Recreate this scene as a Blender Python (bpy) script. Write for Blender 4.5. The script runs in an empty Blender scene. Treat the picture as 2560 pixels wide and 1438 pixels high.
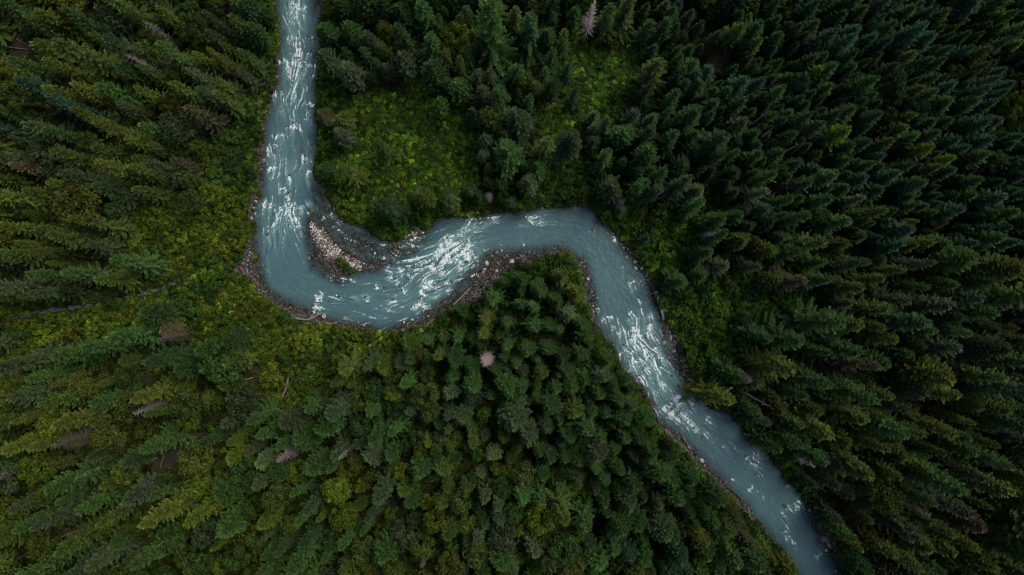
import bpy, math, random, time
import numpy as np
from mathutils import Vector, Matrix
T0 = time.time()
R = math.radians
sc = bpy.context.scene
col = sc.collection
random.seed(7)
rng = np.random.default_rng(11)

# ------------------------------------------------------------------ camera, sky, sun, exposure
H = 150.0                       # flying height above the water
FPX = 1706.67                   # focal length in photograph pixels (24 mm on 36 mm)
K = H / FPX                     # metres per photograph pixel at water level
cam_d = bpy.data.cameras.new('camera'); cam = bpy.data.objects.new('camera', cam_d); col.objects.link(cam)
cam.location = (0, 0, H); cam.rotation_euler = (0, 0, 0)
cam_d.lens = 24; cam_d.sensor_width = 36; cam_d.clip_start = 1; cam_d.clip_end = 3000
sc.camera = cam

SUN_EL, SUN_AZ = 52.0, 55.0     # azimuth measured from +Y (top of picture) clockwise
world = bpy.data.worlds.new('World'); sc.world = world; world.use_nodes = True
wn = world.node_tree.nodes; wl = world.node_tree.links
bg = wn['Background']
sky = wn.new('ShaderNodeTexSky'); sky.sky_type = 'NISHITA'; sky.sun_disc = False
sky.sun_elevation = R(SUN_EL); sky.sun_rotation = R(SUN_AZ)
sky.air_density = 1.0; sky.dust_density = 3.0; sky.ozone_density = 1.0
wl.new(sky.outputs[0], bg.inputs[0]); bg.inputs[1].default_value = 0.078
sl = bpy.data.lights.new('sun', 'SUN'); sl.energy = 1.35; sl.angle = R(34); sl.color = (1.0, 0.94, 0.80)
sun = bpy.data.objects.new('sun', sl); col.objects.link(sun)
sdir = Vector((math.sin(R(SUN_AZ)) * math.cos(R(SUN_EL)), math.cos(R(SUN_AZ)) * math.cos(R(SUN_EL)), math.sin(R(SUN_EL))))
sun.rotation_euler = sdir.to_track_quat('Z', 'Y').to_euler(); sun.location = (60, 60, 120)
sc.view_settings.view_transform = 'Standard'; sc.view_settings.look = 'None'
sc.view_settings.gamma = 1.0; sc.view_settings.use_curve_mapping = False
sc.view_settings.exposure = 0.85
sc.render.engine = 'CYCLES'
cy = sc.cycles
cy.pixel_filter_type = 'BLACKMAN_HARRIS'; cy.filter_width = 1.05
cy.max_bounces = 4; cy.diffuse_bounces = 3; cy.glossy_bounces = 2; cy.transmission_bounces = 2
cy.transparent_max_bounces = 6; cy.caustics_reflective = False; cy.caustics_refractive = False
cy.use_adaptive_sampling = True; cy.adaptive_threshold = 0.02

# ------------------------------------------------------------------ helpers
def W(px, py, z=0.0):
    s = K * (H - z) / H
    return ((px - 1280) * s, (719 - py) * s)
def Wa(pts): return np.array([W(*p) for p in pts], float)
def PX(x, y, z=0.0):
    s = K * (H - z) / H
    return (1280 + x / s, 719 - y / s)

def vnoise(x, y, seed):
    r = np.random.default_rng(seed); T = r.random((256, 256))
    xi = np.floor(x).astype(np.int64); yi = np.floor(y).astype(np.int64)
    fx = x - xi; fy = y - yi
    fx = fx * fx * (3 - 2 * fx); fy = fy * fy * (3 - 2 * fy)
    a = T[xi & 255, yi & 255]; b = T[(xi + 1) & 255, yi & 255]
    c = T[xi & 255, (yi + 1) & 255]; d = T[(xi + 1) & 255, (yi + 1) & 255]
    return (a * (1 - fx) + b * fx) * (1 - fy) + (c * (1 - fx) + d * fx) * fy
def fbm(x, y, seed, oct=4, gain=0.5):
    s = 0; a = 1; t = 0
    for i in range(oct):
        s = s + a * vnoise(x * 2 ** i + 17.3 * i, y * 2 ** i + 5.1 * i, seed + i); t += a; a *= gain
    return s / t
def sstep(a, b, x):
    t = np.clip((x - a) / (b - a), 0, 1); return t * t * (3 - 2 * t)
def inpoly(x, y, P):
    ins = np.zeros(np.shape(x), bool); n = len(P); j = n - 1
    for i in range(n):
        xi, yi = P[i]; xj, yj = P[j]
        if yi != yj:
            ins ^= ((yi > y) != (yj > y)) & (x < (xj - xi) * (y - yi) / (yj - yi) + xi)
        j = i
    return ins
def segdist(x, y, P, closed=True):
    d = np.full(np.shape(x), 1e9); n = len(P)
    for i in range(n if closed else n - 1):
        ax, ay = P[i]; bx, by = P[(i + 1) % n]
        vx, vy = bx - ax, by - ay; L = vx * vx + vy * vy + 1e-9
        t = np.clip(((x - ax) * vx + (y - ay) * vy) / L, 0, 1)
        d = np.minimum(d, (x - ax - t * vx) ** 2 + (y - ay - t * vy) ** 2)
    return np.sqrt(d)
def sdist(x, y, P):
    d = segdist(x, y, P); return np.where(inpoly(x, y, P), -d, d)

# ------------------------------------------------------------------ the river plan, traced on the photograph
WEST = [(686,-160),(686,0),(694,60),(696,100),(690,150),(692,200),(682,240),(668,300),(660,350),(648,400),(645,450),(650,490),
        (638,520),(634,570),(633,600),(641,648),(652,697),(669,734),(700,759),(749,771),(777,785),(809,799),(861,810),(896,815),
        (932,821),(967,825),(1012,812),(1048,803),(1090,789),(1107,771),(1129,757),(1171,722),(1190,702),(1206,680),(1226,664),
        (1262,660),(1300,642),(1340,640),(1372,630),(1404,622),(1424,630),(1452,648),(1463,670),(1466,700),(1464,732),(1472,765),
        (1487,799),(1504,824),(1523,855),(1541,887),(1562,929),(1600,970),(1625,1010),(1640,1048),(1690,1080),(1706,1103),
        (1744,1135),(1780,1177),(1811,1205),(1836,1237),(1867,1261),(1885,1290),(1906,1314),(1924,1342),(1950,1370),(1966,1402),
        (1995,1432),(2060,1540)]
EAST = [(795,-160),(795,0),(804,53),(797,74),(800,116),(795,148),(793,211),(795,246),(790,292),(795,352),(795,387),(788,422),
        (788,450),(808,470),(823,497),(840,525),(868,558),(914,573),(953,602),(995,606),(1012,599),(1040,592),(1069,578),
        (1097,549),(1178,539),(1241,532),(1283,532),(1318,528),(1354,519),(1399,521),(1440,519),(1481,525),(1495,542),(1520,571),
        (1541,592),(1555,620),(1576,648),(1590,673),(1611,690),(1625,722),(1643,775),(1660,803),(1678,827),(1684,855),(1699,887),
        (1716,922),(1727,945),(1744,966),(1750,998),(1783,1022),(1815,1033),(1836,1047),(1871,1082),(1889,1107),(1920,1131),
        (1941,1163),(1966,1198),(1998,1223),(2012,1254),(2026,1286),(2040,1325),(2062,1360),(2083,1402),(2100,1432),(2165,1540)]
RIV = Wa(WEST + EAST[::-1])
BAR = Wa([(774,552),(793,562),(822,587),(838,608),(862,633),(890,650),(918,661),(943,669),(918,677),(890,684),(868,691),
          (842,682),(815,673),(798,656),(789,628),(782,600),(774,577)])
CENTER = Wa([(740,-160),(740,0),(748,80),(745,150),(742,210),(736,260),(728,330),(722,400),(716,450),(712,500),(700,560),(690,610),
             (700,660),(735,710),(800,740),(870,755),(950,752),(1020,730),(1080,690),(1130,645),(1190,600),(1250,575),(1320,568),(1400,568),
             (1460,580),(1505,612),(1530,660),(1550,710),(1570,770),(1590,820),(1620,880),(1655,940),(1690,1000),(1740,1060),
             (1800,1120),(1860,1180),(1920,1240),(1955,1310),(2000,1370),(2045,1430),(2110,1540)])
SIDE = Wa([(760,500),(800,530),(840,575),(890,610),(950,640),(1010,655),(1060,650)])
SHALLOW = [Wa([(770,520),(800,520),(830,540),(868,566),(914,580),(953,608),(1012,606),(1065,588),(1085,600),(1040,640),(980,672),(930,680),
               (880,660),(840,620),(800,580),(775,560)]),
           Wa([(1150,690),(1185,650),(1225,618),(1400,612),(1400,640),(1210,740),(1120,770),(1100,795),(1060,810),(1050,780),(1110,740)]),
           Wa([(1640,790),(1670,800),(1700,880),(1750,970),(1715,975),(1660,900),(1645,840)]),
           Wa([(1455,650),(1480,690),(1497,730),(1500,790),(1480,800),(1455,760)]),
           Wa([(633,600),(655,650),(670,710),(720,750),(720,780),(640,720),(620,640)]),
           Wa([(640,350),(665,350),(668,420),(665,470),(640,480)]),
           Wa([(775,0),(800,0),(805,60),(780,40)]),
           Wa([(755,580),(785,570),(800,660),(870,700),(850,720),(770,680)]),
           Wa([(770,465),(800,465),(850,530),(880,570),(830,560),(780,520)])]
GRAVEL = [Wa([(628,596),(650,700),(720,765),(800,790),(790,800),(730,795),(640,728),(620,690),(585,680),(600,650),(612,620)]),
          Wa([(780,790),(900,808),(1000,815),(1090,785),(1180,715),(1196,640),(1225,612),(1400,608),(1432,625),(1400,632),(1340,648),
              (1300,665),(1230,715),(1205,750),(1150,768),(1100,792),(1060,812),(990,832),(900,826),(820,812),(740,800)]),
          Wa([(1000,600),(1030,578),(1072,570),(1070,600),(1010,612)]),
          Wa([(1430,625),(1470,640),(1500,740),(1510,810),(1495,815),(1458,750),(1458,700)]),
          Wa([(1540,580),(1600,660),(1625,700),(1668,800),(1690,840),(1760,975),(1735,980),(1690,900),(1650,800),(1560,640)]),
          Wa([(640,480),(650,495),(640,530),(630,560),(624,545),(628,500)]),
          Wa([(640,370),(660,365),(656,470),(646,470),(646,420)]),
          Wa([(790,-20),(815,10),(812,60),(790,50)]),
          Wa([(1640,1045),(1700,1080),(1780,1170),(1900,1300),(1890,1310),(1770,1185),(1690,1110),(1640,1065)]),
          Wa([(1960,1190),(2010,1240),(2050,1300),(2080,1310),(2120,1380),(2150,1450),(2090,1450),(2020,1300)])]
CREEK = Wa([(-120,850),(0,822),(40,805),(70,795),(130,778),(180,770),(230,768),(330,745),(410,722),(450,705)])

# ------------------------------------------------------------------ terrain height on a grid
GX0, GX1, GY0, GY1, GS = -138, 138, -88, 88, 0.4
gx = np.arange(GX0, GX1 + 1e-6, GS); gy = np.arange(GY0, GY1 + 1e-6, GS)
GXX, GYY = np.meshgrid(gx, gy)
sdR = sdist(GXX, GYY, RIV); sdB = sdist(GXX, GYY, BAR)
wob = (fbm(GXX / 3.2, GYY / 3.2, 5, 3) - 0.5) * 2.2
D = np.maximum(sdR + wob * 0.7, -(sdB + wob * 0.6))       # > 0 on land, < 0 in the water
shal = np.zeros_like(D)
for P in SHALLOW: shal = np.maximum(shal, sstep(1.0, -1.2, sdist(GXX, GYY, P)))
grav = np.zeros_like(D)
for P in GRAVEL: grav = np.maximum(grav, sstep(0.6, -0.8, sdist(GXX, GYY, P) + wob * .6))
barm = sstep(0.6, -0.6, sdB); grav = np.maximum(grav, barm)
creekd = segdist(GXX, GYY, CREEK, False)
bed = -np.minimum(1.3, 0.42 * np.abs(D)) * (1 - 0.90 * shal) - 0.02
peb = (fbm(GXX / 0.9, GYY / 0.9, 91, 3) - 0.5)
land = np.where(D > 0, np.minimum(0.42 * D, 0.35 + 0.07 * D) * (1 - grav) + np.minimum(0.22 * D, 0.6) * grav, 0)
land = land + sstep(2, 30, D) * (fbm(GXX / 26, GYY / 26, 33, 3)) * 1.8
HT = np.where(D > 0, land, bed) + peb * (0.18 + .25 * shal) * np.where(D > 0, 1, 1.1)
HT = HT - 0.7 * sstep(1.3, 0.2, creekd) * sstep(0.3, 2.5, D)
def samp(A, x, y):
    u = np.clip((np.asarray(x) - GX0) / GS, 0, len(gx) - 1.001); v = np.clip((np.asarray(y) - GY0) / GS, 0, len(gy) - 1.001)
    i = u.astype(int); j = v.astype(int); fu = u - i; fv = v - j
    return (A[j, i] * (1 - fu) + A[j, i + 1] * fu) * (1 - fv) + (A[j + 1, i] * (1 - fu) + A[j + 1, i + 1] * fu) * fv

# ------------------------------------------------------------------ materials
def mat(name):
    m = bpy.data.materials.new(name); m.use_nodes = True; nt = m.node_tree
    for n in list(nt.nodes): nt.nodes.remove(n)
    out = nt.nodes.new('ShaderNodeOutputMaterial')
    return m, nt, out
def N(nt, t, **kw):
    n = nt.nodes.new(t)
    for k, v in kw.items():
        if k.startswith('i_'): n.inputs[k[2:].replace('_', ' ')].default_value = v
        else: setattr(n, k, v)
    return n
def attr(nt, name, typ='GEOMETRY'):
    n = nt.nodes.new('ShaderNodeAttribute'); n.attribute_name = name; n.attribute_type = typ; return n
def ramp(nt, fac, stops):
    r = nt.nodes.new('ShaderNodeValToRGB'); e = r.color_ramp.elements
    while len(e) < len(stops): e.new(0.5)
    for el, (p, c) in zip(e, stops):
        el.position = p; el.color = (c[0], c[1], c[2], 1) if hasattr(c, '__len__') else (c, c, c, 1)
    nt.links.new(fac, r.inputs[0]); return r
def mixc(nt, fac, a, b, mode='MIX'):
    m = nt.nodes.new('ShaderNodeMix'); m.data_type = 'RGBA'; m.blend_type = mode
    for s, v in ((m.inputs[0], fac), (m.inputs[6], a), (m.inputs[7], b)):
        if hasattr(v, 'links') or isinstance(v, bpy.types.NodeSocket): nt.links.new(v, s)
        else: s.default_value = v if not isinstance(v, tuple) or len(v) == 4 else (*v, 1)
    return m.outputs[2]
def mth(nt, op, a, b=0.0):
    m = nt.nodes.new('ShaderNodeMath'); m.operation = op
    for s, v in ((m.inputs[0], a), (m.inputs[1], b)):
        if isinstance(v, bpy.types.NodeSocket): nt.links.new(v, s)
        else: s.default_value = v
    return m.outputs[0]

def leaf_material(name, tipcol=(1.9, 1.85, 1.5), transl=0.22):
    m, nt, out = mat(name)
    tint = attr(nt, 'tint', 'INSTANCER'); var = attr(nt, 'var'); tip = attr(nt, 'tip')
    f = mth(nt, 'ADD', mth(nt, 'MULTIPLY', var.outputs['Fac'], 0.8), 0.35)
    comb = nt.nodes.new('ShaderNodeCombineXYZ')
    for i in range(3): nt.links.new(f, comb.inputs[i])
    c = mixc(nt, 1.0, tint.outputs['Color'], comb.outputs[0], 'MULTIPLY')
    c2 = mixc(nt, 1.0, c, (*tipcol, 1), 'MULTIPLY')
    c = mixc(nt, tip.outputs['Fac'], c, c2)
    hs = nt.nodes.new('ShaderNodeHueSaturation'); nt.links.new(c, hs.inputs['Color'])
    nt.links.new(mth(nt, 'ADD', mth(nt, 'MULTIPLY', var.outputs['Fac'], 0.035), 0.483), hs.inputs['Hue'])
    d = N(nt, 'ShaderNodeBsdfDiffuse'); t = N(nt, 'ShaderNodeBsdfTranslucent'); g = N(nt, 'ShaderNodeBsdfGlossy')
    g.inputs['Roughness'].default_value = 0.55; g.inputs['Color'].default_value = (.8, .9, 1, 1)
    nt.links.new(hs.outputs[0], d.inputs[0]); nt.links.new(hs.outputs[0], t.inputs[0])
    mx = N(nt, 'ShaderNodeMixShader'); mx.inputs[0].default_value = transl
    nt.links.new(d.outputs[0], mx.inputs[1]); nt.links.new(t.outputs[0], mx.inputs[2])
    m2 = N(nt, 'ShaderNodeMixShader'); m2.inputs[0].default_value = 0.006
    nt.links.new(mx.outputs[0], m2.inputs[1]); nt.links.new(g.outputs[0], m2.inputs[2])
    nt.links.new(m2.outputs[0], out.inputs[0]); return m
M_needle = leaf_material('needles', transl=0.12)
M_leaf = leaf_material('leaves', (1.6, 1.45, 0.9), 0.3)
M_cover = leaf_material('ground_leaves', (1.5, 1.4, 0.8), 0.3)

def bark_material(name, c1, c2, tinted=False):
    m, nt, out = mat(name)
    tc = N(nt, 'ShaderNodeTexCoord'); no = N(nt, 'ShaderNodeTexNoise'); no.inputs['Scale'].default_value = 6; no.inputs['Detail'].default_value = 6
    mp = N(nt, 'ShaderNodeMapping'); mp.inputs['Scale'].default_value = (3, 3, .4)
    nt.links.new(tc.outputs['Object'], mp.inputs[0]); nt.links.new(mp.outputs[0], no.inputs['Vector'])
    r = ramp(nt, no.outputs[0], [(.3, c1), (.7, c2)])
    cc = r.outputs[0]
    if tinted: cc = mixc(nt, 1.0, attr(nt, 'tint', 'INSTANCER').outputs['Color'], cc, 'MULTIPLY')
    p = N(nt, 'ShaderNodeBsdfPrincipled'); p.inputs['Roughness'].default_value = .85; p.inputs['Specular IOR Level'].default_value = .2
    nt.links.new(cc, p.inputs['Base Color'])
    b = N(nt, 'ShaderNodeBump'); b.inputs['Strength'].default_value = .6; b.inputs['Distance'].default_value = .05
    nt.links.new(no.outputs[0], b.inputs['Height']); nt.links.new(b.outputs[0], p.inputs['Normal'])
    nt.links.new(p.outputs[0], out.inputs[0]); return m
M_bark = bark_material('bark', (.035, .026, .02), (.10, .08, .065))
M_dead = bark_material('dead_wood', (.45, .42, .42), (1, 1, 1), True)

# rock
M_rock, nt, out = mat('river_rock')
tc = N(nt, 'ShaderNodeTexCoord'); n1 = N(nt, 'ShaderNodeTexNoise'); n1.inputs['Scale'].default_value = 2.2; n1.inputs['Detail'].default_value = 9; n1.inputs['Roughness'].default_value = .7
nt.links.new(tc.outputs['Object'], n1.inputs['Vector'])
rr = ramp(nt, n1.outputs[0], [(.3, (.45, .43, .42)), (.5, (.85, .82, .8)), (.72, (1.35, 1.3, 1.28))])
cc = mixc(nt, 1.0, attr(nt, 'tint', 'INSTANCER').outputs['Color'], rr.outputs[0], 'MULTIPLY')
p = N(nt, 'ShaderNodeBsdfPrincipled'); p.inputs['Roughness'].default_value = .6; nt.links.new(cc, p.inputs['Base Color'])
b = N(nt, 'ShaderNodeBump'); b.inputs['Strength'].default_value = .7; b.inputs['Distance'].default_value = .08
nt.links.new(n1.outputs[0], b.inputs['Height']); nt.links.new(b.outputs[0], p.inputs['Normal']); nt.links.new(p.outputs[0], out.inputs[0])

# ground
M_ground, nt, out = mat('ground_soil')
tc = N(nt, 'ShaderNodeTexCoord')
n1 = N(nt, 'ShaderNodeTexNoise'); n1.inputs['Scale'].default_value = .35; n1.inputs['Detail'].default_value = 8
n2 = N(nt, 'ShaderNodeTexNoise'); n2.inputs['Scale'].default_value = 2.6; n2.inputs['Detail'].default_value = 6; n2.inputs['Roughness'].default_value = .75
vo = N(nt, 'ShaderNodeTexVoronoi'); vo.inputs['Scale'].default_value = 2.8; vo.inputs['Randomness'].default_value = 1
for n in (n1, n2, vo): nt.links.new(tc.outputs['Object'], n.inputs['Vector'])
soil = ramp(nt, n2.outputs[0], [(.3, (.012, .016, .006)), (.55, (.028, .032, .011)), (.75, (.05, .04, .022))])
bare = ramp(nt, n2.outputs[0], [(.3, (.025, .019, .012)), (.6, (.060, .046, .032)), (.8, (.12, .10, .08))])
gr = ramp(nt, vo.outputs['Color'], [(.1, (.045, .040, .034)), (.5, (.10, .090, .080)), (.9, (.22, .205, .19))])
edge = ramp(nt, vo.outputs['Distance'], [(.0, (1, 1, 1)), (.42, (.8, .8, .8)), (.62, (.25, .25, .25))])
grc = mixc(nt, 1.0, gr.outputs[0], edge.outputs[0], 'MULTIPLY')
c = mixc(nt, attr(nt, 'bare').outputs['Fac'], soil.outputs[0], bare.outputs[0])
c = mixc(nt, attr(nt, 'gravel').outputs['Fac'], c, grc)
white = mixc(nt, 1.0, grc, (3.6, 3.6, 3.65, 1), 'MULTIPLY')
c = mixc(nt, attr(nt, 'pale').outputs['Fac'], c, white)
wet = mixc(nt, 1.0, c, (.62, .50, .42, 1), 'MULTIPLY')
c = mixc(nt, attr(nt, 'wet').outputs['Fac'], c, wet)
p = N(nt, 'ShaderNodeBsdfPrincipled'); p.inputs['Roughness'].default_value = .9; p.inputs['Specular IOR Level'].default_value = .15
nt.links.new(c, p.inputs['Base Color'])
b = N(nt, 'ShaderNodeBump'); b.inputs['Strength'].default_value = .8; b.inputs['Distance'].default_value = .15
nt.links.new(vo.outputs['Distance'], b.inputs['Height']); b.invert = True
nt.links.new(b.outputs[0], p.inputs['Normal']); nt.links.new(p.outputs[0], out.inputs[0])

# water: silty glacial river, foam where the rapids break
M_water, nt, out = mat('glacial_water')
fo = attr(nt, 'foam'); dp = attr(nt, 'opacity'); uv = attr(nt, 'flow'); mlk = attr(nt, 'milk')
mp = N(nt, 'ShaderNodeMapping'); mp.inputs['Scale'].default_value = (.6, 1.15, 1); nt.links.new(uv.outputs['Vector'], mp.inputs[0])
n1 = N(nt, 'ShaderNodeTexNoise'); n1.inputs['Scale'].default_value = 1.0; n1.inputs['Detail'].default_value = 6; n1.inputs['Distortion'].default_value = .8
nt.links.new(mp.outputs[0], n1.inputs['Vector'])
tc = N(nt, 'ShaderNodeTexCoord'); n2 = N(nt, 'ShaderNodeTexNoise'); n2.inputs['Scale'].default_value = 3.2; n2.inputs['Detail'].default_value = 5
nt.links.new(tc.outputs['Object'], n2.inputs['Vector'])
n3 = N(nt, 'ShaderNodeTexNoise'); n3.inputs['Scale'].default_value = .12; n3.inputs['Detail'].default_value = 3
nt.links.new(tc.outputs['Object'], n3.inputs['Vector'])
base = ramp(nt, n1.outputs[0], [(.3, (.048, .104, .110)), (.55, (.063, .130, .136)), (.75, (.094, .174, .174))])
base2 = mixc(nt, n3.outputs[0], base.outputs[0], (.055, .112, .126, 1))
lite = mixc(nt, mlk.outputs['Fac'], base2, (.19, .335, .33, 1))
fd = mth(nt, 'ADD', fo.outputs['Fac'], mth(nt, 'MULTIPLY', mth(nt, 'SUBTRACT', n2.outputs[0], .5), .6))
fr = ramp(nt, fd, [(.14, 0.0), (.42, .28), (.70, .68), (1.0, 1.0)])
lite = mixc(nt, ramp(nt, n3.outputs[0], [(.4, 0.0), (.7, .5)]).outputs[0], lite, (.060, .118, .135, 1))
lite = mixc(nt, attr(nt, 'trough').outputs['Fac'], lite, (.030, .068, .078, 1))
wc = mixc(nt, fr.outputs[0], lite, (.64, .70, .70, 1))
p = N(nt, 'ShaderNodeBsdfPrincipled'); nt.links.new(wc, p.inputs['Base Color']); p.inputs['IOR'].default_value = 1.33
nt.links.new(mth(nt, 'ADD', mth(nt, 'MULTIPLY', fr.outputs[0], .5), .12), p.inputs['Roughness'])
b = N(nt, 'ShaderNodeBump'); b.inputs['Strength'].default_value = .5; b.inputs['Distance'].default_value = .2
nt.links.new(mth(nt, 'ADD', n1.outputs[0], mth(nt, 'MULTIPLY', n2.outputs[0], .35)), b.inputs['Height']); nt.links.new(b.outputs[0], p.inputs['Normal'])
tr = N(nt, 'ShaderNodeBsdfTransparent'); tr.inputs[0].default_value = (.95, .93, .88, 1)
ms = N(nt, 'ShaderNodeMixShader')
nt.links.new(mth(nt, 'MAXIMUM', dp.outputs['Fac'], fr.outputs[0]), ms.inputs[0])
nt.links.new(tr.outputs[0], ms.inputs[1]); nt.links.new(p.outputs[0], ms.inputs[2]); nt.links.new(ms.outputs[0], out.inputs[0])

# ------------------------------------------------------------------ mesh helpers
def mk(name, V, F, m=None, smooth=False):
    """V (n,3); F (k,3) or (k,4) int array"""
    me = bpy.data.meshes.new(name); V = np.ascontiguousarray(V, np.float32); F = np.ascontiguousarray(F, np.int32)
    me.vertices.add(len(V)); me.vertices.foreach_set('co', V.ravel())
    k = F.shape[1]; me.loops.add(F.size); me.loops.foreach_set('vertex_index', F.ravel())
    me.polygons.add(len(F)); me.polygons.foreach_set('loop_start', np.arange(0, F.size, k, dtype=np.int32))
    me.update(calc_edges=True)
    me.polygons.foreach_set('use_smooth', np.full(len(F), smooth))
    if m: me.materials.append(m)
    return me
def fattr(me, name, v):
    a = me.attributes.new(name, 'FLOAT', 'POINT'); a.data.foreach_set('value', np.ascontiguousarray(v, np.float32).ravel())
def vattr(me, name, v):
    a = me.attributes.new(name, 'FLOAT_VECTOR', 'POINT'); a.data.foreach_set('vector', np.ascontiguousarray(v, np.float32).ravel())
def link(name, me, parent=None):
    o = bpy.data.objects.new(name, me); col.objects.link(o)
    if parent: o.parent = parent
    return o
def tag(o, label=None, cat=None, group=None, kind=None):
    if label: o['label'] = label
    if cat: o['category'] = cat
    if group: o['group'] = group
    if kind: o['kind'] = kind
    return o
def tube(pts, rad, seg=5):
    """tapered tube along points, as V,F arrays (quads)"""
    P = np.array(pts, float); n = len(P); V = []; F = []
    for i in range(n):
        t = P[min(i + 1, n - 1)] - P[max(i - 1, 0)]; t /= np.linalg.norm(t) + 1e-9
        a = np.cross(t, (0.3, 0.1, 1) if abs(t[2]) < .9 else (1, 0, 0)); a /= np.linalg.norm(a) + 1e-9; b_ = np.cross(t, a)
        for s in range(seg):
            th = 2 * math.pi * s / seg; V.append(P[i] + rad[i] * (a * math.cos(th) + b_ * math.sin(th)))
    for i in range(n - 1):
        for s in range(seg):
            F.append((i * seg + s, i * seg + (s + 1) % seg, (i + 1) * seg + (s + 1) % seg, (i + 1) * seg + s))
    V.append(P[-1] + 0 * P[-1]); e = len(V) - 1
    for s in range(seg): F.append(((n - 1) * seg + s, (n - 1) * seg + (s + 1) % seg, e, e))
    F = [f for f in F if len(set(f)) == 4] + [(f[0], f[1], f[2], f[2]) for f in []]
    return np.array(V), np.array(F)
def joinVF(L):
    Vs = []; Fs = []; o = 0
    for V, F in L: Vs.append(V); Fs.append(F + o); o += len(V)
    return np.concatenate(Vs), np.concatenate(Fs)
def kites(name, B, Dv, Wv, m, var, tip, sag=None):
    """leaf quads: base B, length vector Dv, half width vector Wv"""
    n = len(B); mid = B + Dv * 0.5
    if sag is not None: mid = mid + sag
    V = np.stack([B, mid + Wv, B + Dv, mid - Wv], 1).reshape(-1, 3)
    F = np.arange(4 * n).reshape(n, 4)
    me = mk(name, V, F, m); fattr(me, 'var', np.repeat(var, 4)); t4 = np.stack([tip * .4, tip * .8, tip, tip * .8], 1)
    fattr(me, 'tip', t4); return me

# ------------------------------------------------------------------ plant models
def conifer_mesh(name, seed, h, r, prof, rise0=-.35, rise1=.75, base=.1, nb=8, dz=.62, twig=.17, wid=.085, ragged=.25, droop=.0):
    g = np.random.default_rng(seed); B = []; Dv = []; Wv = []; tp = []; va = []
    z = h * base; lob = g.random(3) * 6.28
    while z < h * .985:
        u = z / h; n = max(4, int(round(nb * (.75 + .5 * prof(u))) + g.integers(-1, 2))); a0 = g.random() * 6.28
        for k in range(n):
            az = a0 + 6.283 * k / n + g.normal() * .18
            L = r * prof(u) * (1 + ragged * g.normal() * .7) * (1 + .12 * math.sin(2 * az + lob[0]) + .1 * math.sin(3 * az + lob[1]))
            L = max(.22, L)
            if g.random() < .05: continue
            rad = np.array([math.cos(az), math.sin(az), 0.]); side = np.array([-math.sin(az), math.cos(az), 0.])
            rs = rise0 + (rise1 - rise0) * u ** 1.5 + g.normal() * .08
            zb = z + g.normal() * .12 * dz; bv = g.random()
            m = int(L / twig) + 3; t = np.linspace(.12, 1, m)
            def sp(t): return np.outer(t * L, rad) + np.outer(t * L * rs - droop * L * t * (1 - t) * 2 + .18 * L * t ** 3, (0, 0, 1)) + np.array([0, 0, zb])
            c = sp(t) + g.normal(size=(m, 3)) * .03
            ln = np.clip((.24 + .26 * L * (1 - t) * np.minimum(1, t * 4)), .2, .95) * (.75 + .5 * g.random(m))
            for s in (-1, 1):
                ang = .75 + g.normal(size=m) * .18
                d = np.outer(np.cos(ang), rad) + s * np.outer(np.sin(ang), side); d[:, 2] += rs * .6 - .1 + g.normal(size=m) * .16
                d *= ln[:, None]
                w = np.cross(d, (0, 0, 1)); w /= np.linalg.norm(w, axis=1)[:, None] + 1e-9
                w = w * wid * (.7 + .6 * g.random(m))[:, None]; w[:, 2] += g.normal(size=m) * wid * .6
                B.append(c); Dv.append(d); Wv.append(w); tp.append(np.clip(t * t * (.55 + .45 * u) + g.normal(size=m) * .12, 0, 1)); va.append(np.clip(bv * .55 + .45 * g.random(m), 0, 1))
            # needles along the spine
            m2 = max(2, m // 2); t = np.linspace(.1, .95, m2); c = sp(t); d = np.outer(np.full(m2, .35), rad) * (1 + 0 * t[:, None]); d[:, 2] += .05 + rs * .35
            w = np.outer(np.full(m2, wid * 1.1), side)
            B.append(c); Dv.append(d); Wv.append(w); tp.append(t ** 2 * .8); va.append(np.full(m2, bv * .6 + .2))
        z += dz * (.45 + .75 * (1 - u)) * (.85 + .3 * g.random())
    # leader
    m = 8; az = g.random(m) * 6.28; d = np.stack([np.cos(az) * .16, np.sin(az) * .16, np.full(m, .5)], 1)
    B.append(np.tile([0, 0, h - .45], (m, 1)) + g.random((m, 1)) * [0, 0, .3]); Dv.append(d); Wv.append(np.stack([-np.sin(az), np.cos(az), 0 * az], 1) * .05); tp.append(np.full(m, .7)); va.append(g.random(m))
    return kites(name, np.concatenate(B), np.concatenate(Dv), np.concatenate(Wv), M_needle, np.concatenate(va), np.concatenate(tp))

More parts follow.
